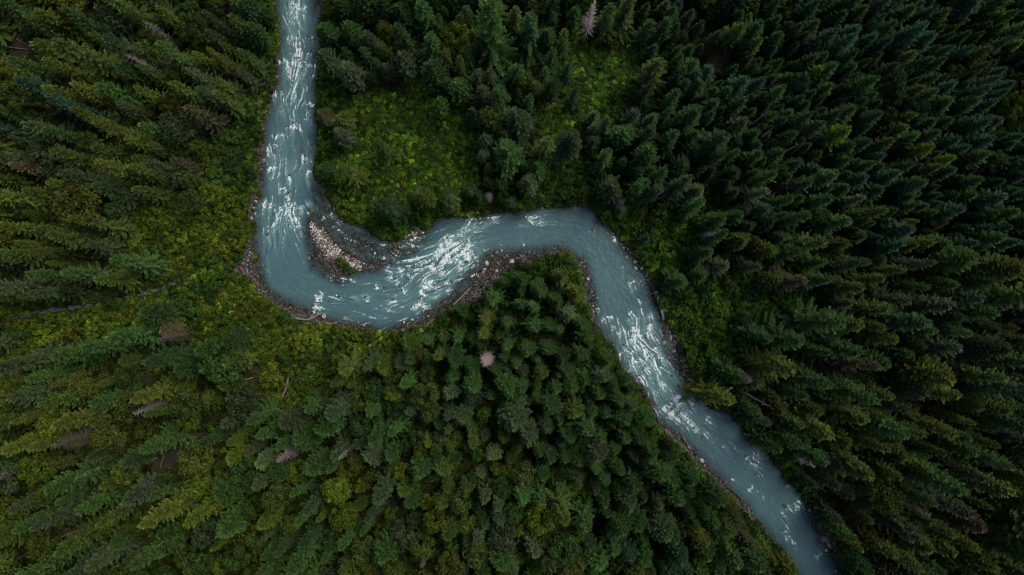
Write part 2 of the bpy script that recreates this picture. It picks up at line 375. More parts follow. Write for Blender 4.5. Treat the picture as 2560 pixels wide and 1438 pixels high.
def leafball_mesh(name, seed, h, r, z0, nl, per, ls, m, flat=.8, cone=.0):
    g = np.random.default_rng(seed); B = []; Dv = []; Wv = []; tp = []; va = []
    for i in range(nl):
        while True:
            q = g.uniform(-1, 1, 3)
            if .25 < np.dot(q, q) < 1 and q[2] > -.55: break
        q /= max(.8, np.linalg.norm(q)) ** .5
        zc = z0 + (h - z0) * (.5 + .45 * q[2]); sh = 1 - cone * max(0, q[2])
        c = np.array([q[0] * r * .8 * sh, q[1] * r * .8 * sh, zc]); lr = r * g.uniform(.2, .36)
        k = int(per * g.uniform(.7, 1.3)); v = g.normal(size=(k, 3)); v[:, 2] = np.abs(v[:, 2]) * .9 - .35 * g.random(k); v /= np.linalg.norm(v, axis=1)[:, None]
        c_ = c + v * lr * np.array([1, 1, flat]) * (.75 + .3 * g.random((k, 1)))
        d = v * .5 + g.normal(size=(k, 3)) * .6; d /= np.linalg.norm(d, axis=1)[:, None]; d *= (ls * (.6 + .8 * g.random(k)))[:, None]
        w = np.cross(d, v + g.normal(size=(k, 3)) * .3); w /= np.linalg.norm(w, axis=1)[:, None] + 1e-9; w *= np.linalg.norm(d, axis=1)[:, None] * .42
        B.append(c_ - d * .5); Dv.append(d); Wv.append(w); bv = g.random()
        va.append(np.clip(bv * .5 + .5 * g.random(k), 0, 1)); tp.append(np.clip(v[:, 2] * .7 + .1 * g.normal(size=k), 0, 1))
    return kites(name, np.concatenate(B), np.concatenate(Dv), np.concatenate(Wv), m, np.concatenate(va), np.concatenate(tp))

def trunk_mesh(name, seed, h, r0, m=None, limbs=0, reach=.0):
    g = np.random.default_rng(seed); pts = [(g.normal() * .05 * i, g.normal() * .05 * i, h * .94 * i / 5 - (.6 if i == 0 else 0)) for i in range(6)]
    L = [tube(pts, [r0 * (1 - .17 * i) for i in range(6)], 6)]
    for k in range(limbs):
        z = h * g.uniform(.3, .8); az = g.random() * 6.28; q = reach * g.uniform(.5, .9)
        L.append(tube([(0, 0, z), (math.cos(az) * q * .5, math.sin(az) * q * .5, z + q * .35), (math.cos(az) * q, math.sin(az) * q, z + q * .6)], [r0 * .4, r0 * .25, r0 * .1], 4))
    V, F = joinVF(L); return mk(name, V, F, m or M_bark, True)

def dead_mesh(name, seed, h, r, dens=1.0, spread=.9, base=.2):
    g = np.random.default_rng(seed); T = trunk_mesh(name + '_stem', seed, h, .02 * h * .6 + .05, M_dead)
    B = []; Dv = []; Wv = []; z = h * base
    L = []
    while z < h * .98:
        u = z / h
        for k in range(int(5 * dens) + int(g.integers(0, 3))):
            az = g.random() * 6.28; q = r * (1 - u) ** spread * g.uniform(.5, 1.15) + .2
            rad = np.array([math.cos(az), math.sin(az), 0]); side = np.array([-math.sin(az), math.cos(az), 0]); dr = g.uniform(-.3, .25)
            pts = [np.array([0, 0, z]) + rad * q * t + np.array([0, 0, q * (dr * t + .15 * t * t)]) + side * q * .12 * g.normal() * t for t in (0, .5, 1)]
            L.append(tube(pts, [.05, .035, .012], 3))
            for t in np.arange(.3, 1, .14):
                p0 = pts[0] * (1 - t) + pts[2] * t; s = g.choice([-1, 1]); d = (rad * .6 + side * s * .8) * q * .28 * (1.1 - t) * g.uniform(.6, 1.3); d[2] += g.normal() * .08
                B.append(p0); Dv.append(d); Wv.append(np.cross(d, (0, 0, 1)) / (np.linalg.norm(d) + 1e-6) * .022)
        z += .035 * h * g.uniform(.6, 1.3)
    V, F = joinVF(L); kb = np.array(B); kd = np.array(Dv); kw = np.array(Wv)
    n = len(kb); KV = np.stack([kb - kw, kb + kw, kb + kd + kw * .4, kb + kd - kw * .4], 1).reshape(-1, 3); KF = np.arange(4 * n).reshape(n, 4)
    V, F = joinVF([(V, F), (KV, KF)]); return T, mk(name, V, F, M_dead)

# ------------------------------------------------------------------ tints (linear surface colours; regional means include painted light and shade)
TINT = {
    'dark green': (.017, .038, .014), 'deep green': (.022, .052, .016), 'mid green': (.030, .066, .017), 'olive green': (.044, .066, .014),
    'golden olive': (.064, .080, .013), 'blue green': (.022, .054, .032), 'grey green': (.044, .060, .034), 'dusky green': (.032, .048, .024),
    'yellow green': (.074, .108, .011), 'bright green': (.044, .100, .010), 'brownish': (.058, .048, .028), 'pale green': (.066, .094, .044)}
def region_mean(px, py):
    # average needle colour by side, with lit left and shaded right painted in
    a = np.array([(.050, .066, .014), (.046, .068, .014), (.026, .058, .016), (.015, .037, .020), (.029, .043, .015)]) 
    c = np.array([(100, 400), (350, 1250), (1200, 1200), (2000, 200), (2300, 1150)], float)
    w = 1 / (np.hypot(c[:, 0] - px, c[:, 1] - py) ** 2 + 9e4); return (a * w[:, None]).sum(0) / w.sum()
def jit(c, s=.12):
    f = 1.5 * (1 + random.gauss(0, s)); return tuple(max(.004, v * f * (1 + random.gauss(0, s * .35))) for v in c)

# ------------------------------------------------------------------ ground and water
bareP = [Wa(p) for p in ([(395,1085),(470,1060),(520,1075),(510,1120),(440,1190),(395,1195),(400,1140)], [(-20,95),(60,85),(125,130),(110,165),(-20,160)],
         [(190,1300),(250,1285),(262,1315),(200,1330)], [(1740,150),(1770,130),(1815,150),(1810,190),(1770,185)], [(630,890),(665,885),(665,930),(630,935)],
         [(590,660),(625,640),(640,690),(600,690)], [(1165,730),(1190,738),(1200,752),(1150,760)])]
baremask = np.zeros_like(D)
for P in bareP: baremask = np.maximum(baremask, sstep(1.0, -.6, sdist(GXX, GYY, P) + wob * .5))
PALE = [Wa([(778,560),(800,566),(826,594),(848,622),(876,643),(912,655),(924,668),(893,678),(868,664),(842,648),(820,642),(806,622),(782,596)]),
        Wa([(1012,596),(1030,581),(1066,576),(1060,594),(1030,606),(1010,606)])]
pale = np.zeros_like(D)
for P in PALE: pale = np.maximum(pale, sstep(.8, -.5, sdist(GXX, GYY, P) + wob * .35))
nyy, nxx = D.shape
V = np.stack([GXX, GYY, HT], -1).reshape(-1, 3)
idx = np.arange(nyy * nxx).reshape(nyy, nxx)
F = np.stack([idx[:-1, :-1], idx[:-1, 1:], idx[1:, 1:], idx[1:, :-1]], -1).reshape(-1, 4)
# wide skirt of ground beyond the detailed part
rim = np.concatenate([idx[0, ::10], [idx[0, -1]], idx[::10, -1], [idx[-1, -1]], idx[-1, ::-10], [idx[-1, 0]], idx[::-10, 0]])
_, first = np.unique(rim, return_index=True); rim = rim[np.sort(first)]
rv = V[rim]; far = rv.copy(); far[:, :2] *= 12; far[:, 2] = 1.0; o0 = len(V)
near = rv.copy(); near[:, 2] -= .15
V = np.concatenate([V, near, far]); m_ = len(rim); a = np.arange(m_); b2 = (a + 1) % m_
F = np.concatenate([F, np.stack([o0 + a, o0 + m_ + a, o0 + m_ + b2, o0 + b2], 1)])
gme = mk('ground', V, F, M_ground, True)
pad = lambda A: np.concatenate([A.ravel(), np.zeros(2 * m_)])
fattr(gme, 'gravel', pad(np.clip(np.maximum(grav, np.where(D < .1, 1, 0)), 0, 1))); fattr(gme, 'bare', pad(baremask * (.25 + .9 * fbm(GXX / 1.5, GYY / 1.5, 61, 3)))); fattr(gme, 'pale', pad(pale * sstep(.0, .2, HT)))
fattr(gme, 'wet', pad(sstep(.22, .04, HT)))
ground = tag(link('ground', gme), 'dark forest floor and stony river banks', kind='structure')

# flow field and foam map on a fine raster over the river
FS = 0.12
fx = np.arange(-64, 90, FS); fy = np.arange(-80, 80, FS); FX, FY = np.meshgrid(fx, fy); fsh = FX.shape
wsd = samp(D, FX, FY); near_w = (wsd < 1.0) & (samp(sdR, FX, FY) < 1.5)
wi = np.where(near_w.ravel())[0]; wx = FX.ravel()[wi]; wy = FY.ravel()[wi]
vx = np.zeros(len(wi)); vy = np.zeros(len(wi)); wsum = np.zeros(len(wi)); best = np.full(len(wi), 1e9); S = np.zeros(len(wi)); Tt = np.zeros(len(wi))
for C_, wgt in ((CENTER, 1.0), (SIDE, 1.2)):
    s0 = 0
    for i in range(len(C_) - 1):
        ax, ay = C_[i]; bx, by = C_[i + 1]; L = math.hypot(bx - ax, by - ay); ux, uy = (bx - ax) / L, (by - ay) / L
        t = np.clip(((wx - ax) * ux + (wy - ay) * uy), 0, L); ex = wx - ax - t * ux; ey = wy - ay - t * uy; d2 = ex * ex + ey * ey
        w = wgt * L / (d2 + 4) ** 2; vx += w * ux; vy += w * uy; wsum += w
        if C_ is CENTER:
            k = d2 < best; best[k] = d2[k]; S[k] = s0 + t[k]; Tt[k] = (ex * -uy + ey * ux)[k]
        s0 += L
nv = np.hypot(vx, vy) + 1e-9; vx /= nv; vy /= nv
ang = (fbm(wx / 2.0, wy / 2.0, 71, 2) - .5) * 1.5
ca, sa = np.cos(ang), np.sin(ang); tvx = vx * ca - vy * sa; tvy = vx * sa + vy * ca
VXm = np.zeros(fsh); VYm = np.zeros(fsh); VXm.ravel()[wi] = tvx; VYm.ravel()[wi] = tvy
VX0 = np.zeros(fsh); VY0 = np.zeros(fsh); VX0.ravel()[wi] = vx; VY0.ravel()[wi] = vy
def ij(x, y): return np.clip(((y - fy[0]) / FS).astype(int), 0, fsh[0] - 1), np.clip(((x - fx[0]) / FS).astype(int), 0, fsh[1] - 1)
def lic(noise, steps, ds):
    acc = np.zeros(len(wi)); cnt = 0
    for sg in (1, -1):
        x = wx.copy(); y = wy.copy()
        for k in range(steps):
            j, i = ij(x, y); acc += noise[j, i] * (1 - k / steps) ** .5; cnt += (1 - k / steps) ** .5
            x += sg * VXm[j, i] * ds; y += sg * VYm[j, i] * ds
    return acc / cnt
nz = np.random.default_rng(3).random(fsh)
nzb = (nz + np.roll(nz, 1, 0) + np.roll(nz, 1, 1) + np.roll(np.roll(nz, 1, 0), 1, 1)) / 4
A1 = lic(nzb, 12, .11); A1 = (A1 - A1.mean()) / A1.std()
nz2 = np.random.default_rng(4).random((fsh[0] // 3 + 2, fsh[1] // 3 + 2)); nz2 = np.kron(nz2, np.ones((3, 3)))[:fsh[0], :fsh[1]]
A2 = lic(nz2, 14, .22); A2 = (A2 - A2.mean()) / A2.std()
# rapids: px, py, radius along flow (px), radius across, strength
RAPIDS = [(850,575,10,7,.7),(865,605,9,7,.6),(895,575,10,6,.6),(890,605,9,7,.65),(905,625,9,7,.6),(940,600,9,7,.6),(948,648,10,7,.65),(975,605,9,8,.7),(1015,628,10,8,.8),(1200,600,12,8,.6),(1190,650,12,8,.7),(1185,670,10,7,.7),(738,15,30,22,.75),(760,18,10,6,.9),(735,45,22,14,.6),(730,95,18,16,.8),(770,95,10,12,.8),(748,130,16,11,1.15),(770,138,12,8,1.0),(705,150,10,14,1.0),(750,155,16,32,.9),
 (722,175,25,20,.65),(760,180,28,20,.6),(733,210,20,8,.85),(700,235,16,10,.8),(690,232,12,7,.8),(745,235,18,9,1.0),(750,250,18,12,.8),(768,285,22,8,.8),(776,261,5,14,1.35),(715,270,30,22,.35),
 (735,318,10,20,.9),(740,310,5,12,1.0),(690,342,10,14,.9),(705,338,6,14,.9),(680,362,10,12,1.0),(672,375,16,6,.8),(685,385,10,8,.8),(762,395,12,8,.8),(765,402,12,14,.6),(680,420,10,9,.95),
 (772,430,16,8,.95),(768,455,16,5,.7),(724,447,12,8,1.0),(706,470,9,8,1.2),(722,492,12,6,.9),(652,497,14,6,1.1),(665,508,16,9,.95),(680,515,14,8,.95),(726,508,12,12,1.0),(705,520,16,12,.95),
 (737,520,10,16,.8),(758,518,10,18,.9),(770,530,8,10,.8),(690,535,26,14,.75),(728,535,20,10,1.0),(740,548,14,10,1.25),(745,562,14,8,1.0),(675,558,26,8,.65),(700,560,30,10,.5),(752,580,12,6,.8),
 (670,595,20,6,.6),(665,640,30,5,.35),(680,610,18,14,.35),
 (812,543,8,10,.9),(828,535,12,9,.9),(845,552,10,8,.8),(830,565,10,10,.45),(870,590,14,8,.6),(855,600,12,9,.5),(905,590,14,8,.6),(880,620,20,12,.45),(920,610,12,10,.6),(935,628,10,8,.7),
 (955,612,10,8,.7),(925,640,14,8,.6),(960,640,12,8,.6),(990,625,12,14,.9),(1008,618,10,12,.9),(985,645,16,14,.9),(1030,612,12,12,.6),(1045,622,10,10,.6),(1000,660,14,16,.9),(970,668,14,14,.7),
 (790,748,8,16,1.2),(800,742,4,12,1.2),(830,744,14,6,.8),(850,747,12,6,.7),(786,770,6,14,1.15),(800,768,14,5,1.0),(790,782,8,8,.8),(880,748,14,8,.55),(828,694,6,7,1.1),(858,700,4,10,1.15),(875,702,10,5,.8),(912,740,12,8,.55),(915,748,10,6,.8),
 (1125,610,14,16,1.25),(1115,600,12,12,1.2),(1150,585,30,16,.85),(1180,575,26,14,.75),(1100,625,14,14,1.0),(1140,625,24,18,1.15),(1165,610,22,14,1.0),(1095,650,16,18,1.15),(1120,650,24,22,1.15),(1160,640,24,18,1.05),
 (1060,660,14,12,1.15),(1045,650,14,12,1.0),(1035,670,16,12,1.05),(1080,675,16,14,1.1),(1105,680,18,14,1.05),(1020,660,10,16,.95),(1015,690,14,12,1.0),(1040,690,12,8,.8),(1060,700,14,9,.85),(1150,670,18,12,1.0),
 (1000,685,12,12,.95),(970,695,10,9,1.05),(975,690,7,9,.9),(990,705,12,8,.9),(1005,720,12,9,1.05),(940,718,8,8,.9),(960,728,14,6,.8),(975,745,18,6,.95),(980,755,14,4,.9),(1008,730,9,9,1.05),(1060,720,11,9,1.4),(1075,712,10,12,1.2),
 (1055,735,8,10,1.3),(1090,720,16,10,1.0),(1110,710,16,10,.95),(1045,755,14,9,1.1),(1030,768,12,8,1.1),(1060,765,14,10,.9),(1040,778,10,8,.7),(1085,745,12,10,.6),(1180,690,14,8,.95),(1150,700,12,9,.7),(1120,735,12,7,.8),
 (1205,560,16,14,.7),(1235,550,20,10,.75),(1220,548,14,6,.9),(1170,550,16,6,.7),(1130,550,12,5,.7),(1325,550,12,10,1.3),(1318,545,8,6,1.3),(1345,555,14,10,.8),(1300,560,14,9,.4),(1300,600,8,8,.35),
 (1482,574,4,3,.8),(1490,590,4,3,.6),(1532,597,8,5,.7),(1580,705,5,12,.9),(1575,718,12,4,.9),(1590,712,10,4,.7),(1598,752,12,4,.9),(1573,780,8,6,.9),(1600,776,16,6,.8),(1580,792,12,12,.7),(1497,772,6,6,.8),(1520,790,9,9,1.05),(1510,802,9,6,.9),
 (1530,818,14,8,.95),(1550,830,16,10,.9),(1578,828,10,12,1.25),(1590,838,12,14,1.25),(1620,790,12,9,.9),(1622,815,14,9,1.15),(1610,835,12,12,1.15),(1570,850,16,10,1.1),(1600,860,18,16,1.15),(1585,870,16,12,1.05),(1615,880,20,12,1.2),
 (1640,850,22,8,.8),(1560,870,20,8,.8),(1590,900,22,14,1.0),(1550,885,18,6,.7),(1640,870,14,7,.9),(1648,895,16,8,.9),(1640,915,18,12,.95),(1610,920,22,12,.8),(1575,915,20,6,.85),(1665,905,10,9,.6),(1685,880,8,6,.6),(1630,945,22,9,.6),
 (1610,950,22,6,.95),(1665,930,14,9,.85),(1595,945,16,5,.8),(1655,960,16,9,.75),(1635,975,16,6,.7),(1692,995,8,10,1.3),(1695,1005,16,10,1.2),(1665,1018,8,20,1.25),(1680,1028,12,18,1.15),(1700,1035,16,14,.95),(1715,1050,20,9,.9),(1730,1060,24,7,.8),
 (1720,1010,14,6,.8),(1640,1020,6,8,.9),(1770,1045,9,9,.9),(1775,1055,12,6,.7),(1735,1075,16,5,.7),(1760,1080,16,5,.5),(1820,1105,22,5,.5),(1840,1120,14,6,.6),(1800,1120,12,9,.4),(1868,1142,5,9,1.0),(1888,1140,8,9,1.05),(1895,1150,12,7,.8),(1880,1160,12,6,.9),(1895,1185,16,4,.6),
 (1830,1200,4,6,.7),(1876,1220,4,6,.7),(1905,1240,8,4,.6),(1990,1258,5,12,.9),(1988,1268,9,7,1.0),(1965,1270,5,9,.8),(1952,1285,12,4,.9),(1960,1305,16,4,.8),(1958,1330,5,8,1.0),(1965,1345,10,8,.7),(1978,1350,16,5,.7),(2046,1385,5,8,.8),(2040,1392,8,3,.7),
 (740,60,60,30,.25),(740,200,90,35,.3),(730,330,80,40,.22),(715,430,60,50,.22),(700,560,70,45,.2),(1100,670,90,70,.3),(1610,880,90,45,.3),(1680,1010,70,40,.25),(1000,735,90,40,.2)]
I1 = np.zeros(len(wi)); I2 = np.zeros(len(wi)); wjx = wx + (fbm(wx / .8, wy / .8, 55, 3) - .5) * 1.3; wjy = wy + (fbm(wx / .8, wy / .8, 66, 3) - .5) * 1.3
for (px, py, la, lc, st) in RAPIDS:
    x0, y0 = W(px, py); j, i = ij(np.array([x0]), np.array([y0])); ux, uy = VX0[j[0], i[0]], VY0[j[0], i[0]]
    if ux == 0 and uy == 0: ux, uy = 0, -1
    la *= 1.15; lc *= 1.15; rx = wjx - x0; ry = wjy - y0; a_ = (rx * ux + ry * uy) / (la * K); c_ = (rx * -uy + ry * ux) / (lc * K)
    if st < .35:
        I2 = np.maximum(I2, 1.35 * st * np.exp(-(a_ ** 2 + c_ ** 2))); continue
    a2 = a_ - .55 * c_ * c_             # horseshoe front, streaks trailing downstream
    e = np.where(a2 < 0, np.exp(-(a2 / .55) ** 2), np.exp(-(a2 / 1.15) ** 2)) * np.exp(-c_ ** 4 * .8)
    I1 = np.maximum(I1, st * e * (1 - .22 * np.clip(a2, 0, 2)))
edgew = sstep(.1, -.6, wsd.ravel()[wi])
I1 = I1 * (.3 + .7 * edgew)
E_ = 1 - np.abs(2 * fbm(wjx / .55, wjy / .55, 301, 3) - 1)         # lacy ridges
E_ = (E_ - E_.mean()) / E_.std()
lace = sstep(.45, 1.5, E_ + .35 * A1); streak = sstep(.7, 2.3, A1 + .3 * A2)
E2 = 1 - np.abs(2 * fbm(wjx / .30, wjy / .30, 351, 2) - 1); E2 = (E2 - E2.mean()) / E2.std()
foam = sstep(.66, 1.45, I1 + .24 * A2 + .14 * A1 + .26 * E_ + .14 * E2) * 1.0 + sstep(.10, .9, I1 + .12 * A2) * (.62 * lace + .55 * streak) * (.75 + .2 * E2)
foam = np.maximum(foam, .75 * sstep(1.75, 3.0, A2 * .75 + A1 * .6 + E_ * .35 + I2 * 4.0))
foam = np.clip(foam, 0, 1)
milk = np.clip((I1 * .85 + I2 * .9) * (.75 + .3 * A2) + .03 * A2, 0, 1)
# water mesh
mask = np.zeros(fsh, bool); mask.ravel()[wi] = True
cell = mask[:-1, :-1] & mask[1:, :-1] & mask[:-1, 1:] & mask[1:, 1:]
vid = -np.ones(fsh, int); vid.ravel()[wi] = np.arange(len(wi))
F = np.stack([vid[:-1, :-1][cell], vid[:-1, 1:][cell], vid[1:, 1:][cell], vid[1:, :-1][cell]], 1)
wz = .02 + .05 * I1 * A2 + .12 * foam * I1 + .03 * (fbm(wx / .7, wy / .7, 12, 2) - .5) + .22 * np.clip(I1, 0, 1.2) * (fbm(wx / 1.5, wy / 1.5, 19, 2) - .4)
wme = mk('river_water', np.stack([wx, wy, wz], 1), F, M_water, True)
dep = np.clip(.02 - samp(HT, wx, wy), 0, 3)
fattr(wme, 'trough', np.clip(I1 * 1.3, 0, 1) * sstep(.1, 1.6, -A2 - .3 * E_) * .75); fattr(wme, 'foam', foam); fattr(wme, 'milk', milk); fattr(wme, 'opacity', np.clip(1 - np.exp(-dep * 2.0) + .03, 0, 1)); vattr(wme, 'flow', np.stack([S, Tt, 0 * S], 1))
river = tag(link('river', wme), 'silty turquoise river with white rapids winding through the forest', kind='structure')
print('terrain', len(wi), round(time.time() - T0, 1))

# ------------------------------------------------------------------ plant prototypes
pf_sp = lambda u: (1 - u) ** .78 * (.82 + .18 * math.sin(u * 9)) + .03
pf_dm = lambda u: max(.12, (1 - u ** 2.6)) * (.75 + .25 * min(1, u * 3))
pf_yg = lambda u: min(1.0, (1 - u) * 1.75) * .92 + .06
PROTO = {'spruce_tree': [], 'fir_tree': [], 'young_conifer': [], 'broadleaf_tree': [], 'shrub': []}
for i in range(7):
    h = 16.5; PROTO['spruce_tree'].append((conifer_mesh('spruce_crown', 100 + i, h, 3.6, pf_sp, nb=7, dz=.85, twig=.15, droop=.05 + .1 * (i % 3), ragged=.2 + .08 * (i % 3)), trunk_mesh('spruce_trunk', i, h, .30), h, 3.4))
for i in range(5):
    h = 13.5; PROTO['fir_tree'].append((conifer_mesh('fir_crown', 200 + i, h, 2.7, pf_dm, rise0=.0, rise1=1.0, base=.22, nb=9, dz=.8, twig=.14, wid=.085, ragged=.13), trunk_mesh('fir_trunk', 20 + i, h, .26), h, 2.7))
for i in range(5):
    h = 10; PROTO['young_conifer'].append((conifer_mesh('young_crown', 300 + i, h, 1.65, pf_yg, rise0=.1, rise1=1.0, base=.08, nb=7, dz=.62, twig=.15, wid=.08, ragged=.18), trunk_mesh('young_trunk', 40 + i, h, .15), h, 1.65))
for i in range(5):
    h = 11.5; PROTO['broadleaf_tree'].append((leafball_mesh('leafy_crown', 400 + i, h, 2.9, 4, 34, 85, .34, M_leaf), trunk_mesh('leafy_trunk', 60 + i, h * .8, .2, limbs=6, reach=2.4), h, 2.9))
for i in range(5):
    h = 2.4; PROTO['shrub'].append((leafball_mesh('shrub_leaves', 500 + i, h, 1.5, .1, 15, 52, .27, M_leaf, .7), None, h, 1.5))
print('protos', [len(p[0].polygons) for k in PROTO for p in PROTO[k][:1]], round(time.time() - T0, 1))

# ------------------------------------------------------------------ where trees stand
# hand-read trees: crop origin, then (x, y, diameter, kind, tint) in crop pixels (2.844 per photograph pixel)
HAND = []
def crop(ox, oy, rows):
    for x, y, d, k, t in rows: HAND.append((ox + x / 2.844, oy + y / 2.844, d / 2.844, k, t))
S_, F_, B_, Y_ = 'spruce_tree', 'fir_tree', 'broadleaf_tree', 'young_conifer'
crop(800, 0, [(90,60,130,B_,'olive green'),(60,230,150,F_,'deep green'),(60,450,150,F_,'dusky green'),(235,540,180,F_,'grey green'),(370,300,120,F_,'dusky green'),
 (480,380,130,S_,'olive green'),(320,150,110,B_,'yellow green'),(470,240,120,B_,'yellow green'),(500,520,110,F_,'grey green'),(620,470,150,F_,'dusky green'),(760,150,230,S_,'deep green'),
 (800,370,200,S_,'mid green'),(980,300,170,B_,'yellow green'),(1210,240,290,S_,'mid green'),(1380,160,140,S_,'olive green'),(1150,60,110,Y_,'mid green'),(1060,50,110,F_,'blue green'),(980,60,100,Y_,'deep green'),
 (840,80,100,F_,'mid green'),(180,70,140,F_,'dark green'),(480,90,130,F_,'dark green'),(600,120,140,F_,'dark green'),(1000,520,120,S_,'olive green'),(1120,590,150,S_,'dusky green'),(1210,570,130,S_,'dusky green'),(1160,700,150,S_,'dusky green'),
 (1380,540,180,S_,'deep green'),(1450,620,130,B_,'olive green'),(1590,570,130,S_,'deep green'),(1650,440,130,S_,'deep green'),(1720,320,130,S_,'olive green'),(1650,60,150,S_,'deep green'),
 (2160,110,180,S_,'olive green'),(2310,240,160,S_,'mid green'),(2360,530,210,S_,'olive green'),(1760,530,100,S_,'dark green'),(1210,880,180,B_,'olive green'),(1400,880,190,F_,'dusky green'),
 (1160,1110,95,F_,'pale green'),(1330,1110,220,F_,'mid green'),(1590,1070,220,S_,'olive green'),(1450,1180,90,F_,'mid green'),(1560,1220,120,F_,'mid green'),(1480,1310,140,F_,'grey green'),
 (1940,850,90,F_,'pale green'),(1940,925,90,F_,'pale green'),(2020,900,120,S_,'dusky green'),(1770,1030,170,F_,'dusky green'),(2040,1130,170,S_,'mid green'),(2150,1170,120,S_,'deep green'),(2340,880,110,F_,'pale green'),(2210,850,160,S_,'dusky green'),(2480,740,150,S_,'mid green'),
 (2300,680,130,S_,'dark green'),(160,860,140,F_,'olive green'),(45,830,100,F_,'brownish'),(170,990,130,F_,'grey green'),(205,1230,160,S_,'golden olive'),(450,1060,140,S_,'olive green'),(30,1200,110,F_,'deep green'),
 (1075,1360,90,B_,'pale green'),(720,1390,110,F_,'grey green'),(940,1400,90,B_,'pale green'),(2250,1320,150,S_,'deep green'),(2060,1340,160,F_,'dusky green'),(2470,1010,170,S_,'deep green'),(870,770,110,F_,'mid green'),(1800,700,110,S_,'dark green'),
 (1300,1310,90,F_,'mid green'),(1200,1300,80,B_,'bright green'),(2100,40,120,Y_,'deep green'),(2510,400,70,Y_,'olive green'),(1870,70,130,B_,'bright green')])
crop(580, 430, [(1100,250,210,S_,'dark green'),(1370,190,140,F_,'olive green'),(1560,220,140,B_,'pale green'),(1700,130,90,B_,'pale green'),(2090,90,110,F_,'olive green'),(1990,220,80,F_,'grey green'),(2110,240,80,B_,'mid green'),
 (1850,90,80,F_,'dusky green'),(1750,180,80,F_,'dark green'),(1930,180,90,B_,'mid green'),(1860,900,160,S_,'mid green'),(1800,1030,150,S_,'golden olive'),(1960,1070,140,S_,'mid green'),(1790,1150,140,S_,'olive green'),(2140,1080,150,S_,'mid green'),(2390,1010,160,S_,'pale green'),
 (2190,830,130,F_,'mid green'),(2290,920,120,F_,'deep green'),(2440,860,130,F_,'golden olive'),(2330,740,120,F_,'olive green'),(2050,760,110,F_,'deep green'),(2160,690,110,B_,'mid green'),(1940,780,90,F_,'mid green'),(1600,1180,130,S_,'mid green'),(1350,1290,90,B_,'golden olive'),(1490,1290,120,S_,'olive green'),
 (1960,1230,120,S_,'mid green'),(2090,1250,130,F_,'mid green'),(2240,1240,120,F_,'deep green'),(2480,1290,120,F_,'deep green'),(2360,1300,120,F_,'dark green'),(1880,1390,110,F_,'dark green'),(1700,1370,120,F_,'deep green'),(980,1370,160,S_,'dusky green'),
 (40,1340,170,F_,'golden olive'),(1640,980,90,F_,'deep green'),(2260,1080,110,F_,'deep green'),(2050,950,130,S_,'dark green')])
crop(1400, 430, [(860,110,200,S_,'dusky green'),(950,130,110,F_,'pale green'),(350,150,150,F_,'dark green'),(540,130,150,S_,'mid green'),(430,275,80,F_,'pale green'),(970,240,150,S_,'mid green'),(1370,150,150,S_,'pale green'),
 (1420,60,150,S_,'mid green'),(1400,270,120,F_,'blue green'),(1660,100,160,S_,'dusky green'),(1800,230,170,S_,'mid green'),(2010,220,130,S_,'pale green'),(2140,300,150,S_,'olive green'),(1900,360,190,S_,'mid green'),(1240,490,140,F_,'olive green'),
 (1340,510,90,F_,'olive green'),(1430,560,140,F_,'golden olive'),(1590,580,160,S_,'mid green'),(1130,680,160,S_,'grey green'),(1020,570,150,S_,'mid green'),(840,770,180,S_,'mid green'),(980,730,120,F_,'mid green'),(1620,770,190,S_,'brownish'),
 (1520,470,110,F_,'blue green'),(1520,320,110,S_,'blue green'),(1920,510,100,F_,'olive green'),(1780,650,140,S_,'mid green'),(1940,660,120,S_,'dusky green'),(2260,700,150,S_,'olive green'),(1570,1190,250,S_,'mid green'),(1400,1150,190,S_,'dark green'),
 (1790,1260,150,S_,'mid green'),(2080,1360,180,S_,'brownish'),(2190,970,180,S_,'olive green'),(2250,1160,180,S_,'golden olive'),(2340,1270,140,S_,'mid green'),(1290,1040,90,B_,'deep green'),(1200,340,130,F_,'deep green'),(1300,400,110,F_,'dark green'),(70,1010,10,F_,'mid green'),
 (600,480,70,F_,'blue green'),(1880,800,130,S_,'dark green'),(1960,940,130,S_,'dusky green')])
crop(1660, 938, [(390,160,210,S_,'golden olive'),(735,480,150,S_,'olive green'),(900,310,170,S_,'olive green'),(1050,540,180,S_,'mid green'),(1195,590,130,F_,'grey green'),(1160,750,150,S_,'dusky green'),(1450,480,160,S_,'olive green'),
 (1400,400,150,S_,'mid green'),(900,130,150,S_,'mid green'),(1180,160,160,S_,'mid green'),(1480,110,160,S_,'olive green'),(1680,90,180,S_,'dusky green'),(1900,100,180,S_,'golden olive'),(1600,200,150,S_,'dusky green'),(1830,340,190,S_,'golden olive'),
 (2200,210,190,S_,'olive green'),(1710,610,180,S_,'golden olive'),(1520,820,230,B_,'golden olive'),(1740,840,180,S_,'mid green'),(2080,660,160,S_,'dusky green'),(2250,560,180,S_,'mid green'),(2090,1000,170,F_,'brownish'),(1850,1030,180,S_,'olive green'),
 (1910,1190,180,S_,'golden olive'),(1500,1220,200,S_,'olive green'),(1200,990,130,S_,'dusky green'),(1400,1000,140,S_,'olive green'),(2180,1260,200,S_,'olive green'),(1280,830,110,F_,'dusky green'),(600,40,150,F_,'dusky green'),(2450,820,180,S_,'golden olive'),
 (230,1110,150,S_,'golden olive'),(430,1060,140,F_,'olive green'),(40,1080,130,F_,'mid green'),(340,850,150,F_,'deep green'),(620,1260,180,F_,'deep green'),(280,1220,140,F_,'mid green'),(170,700,140,F_,'deep green'),(30,720,150,F_,'deep green'),(880,1370,140,F_,'golden olive')])
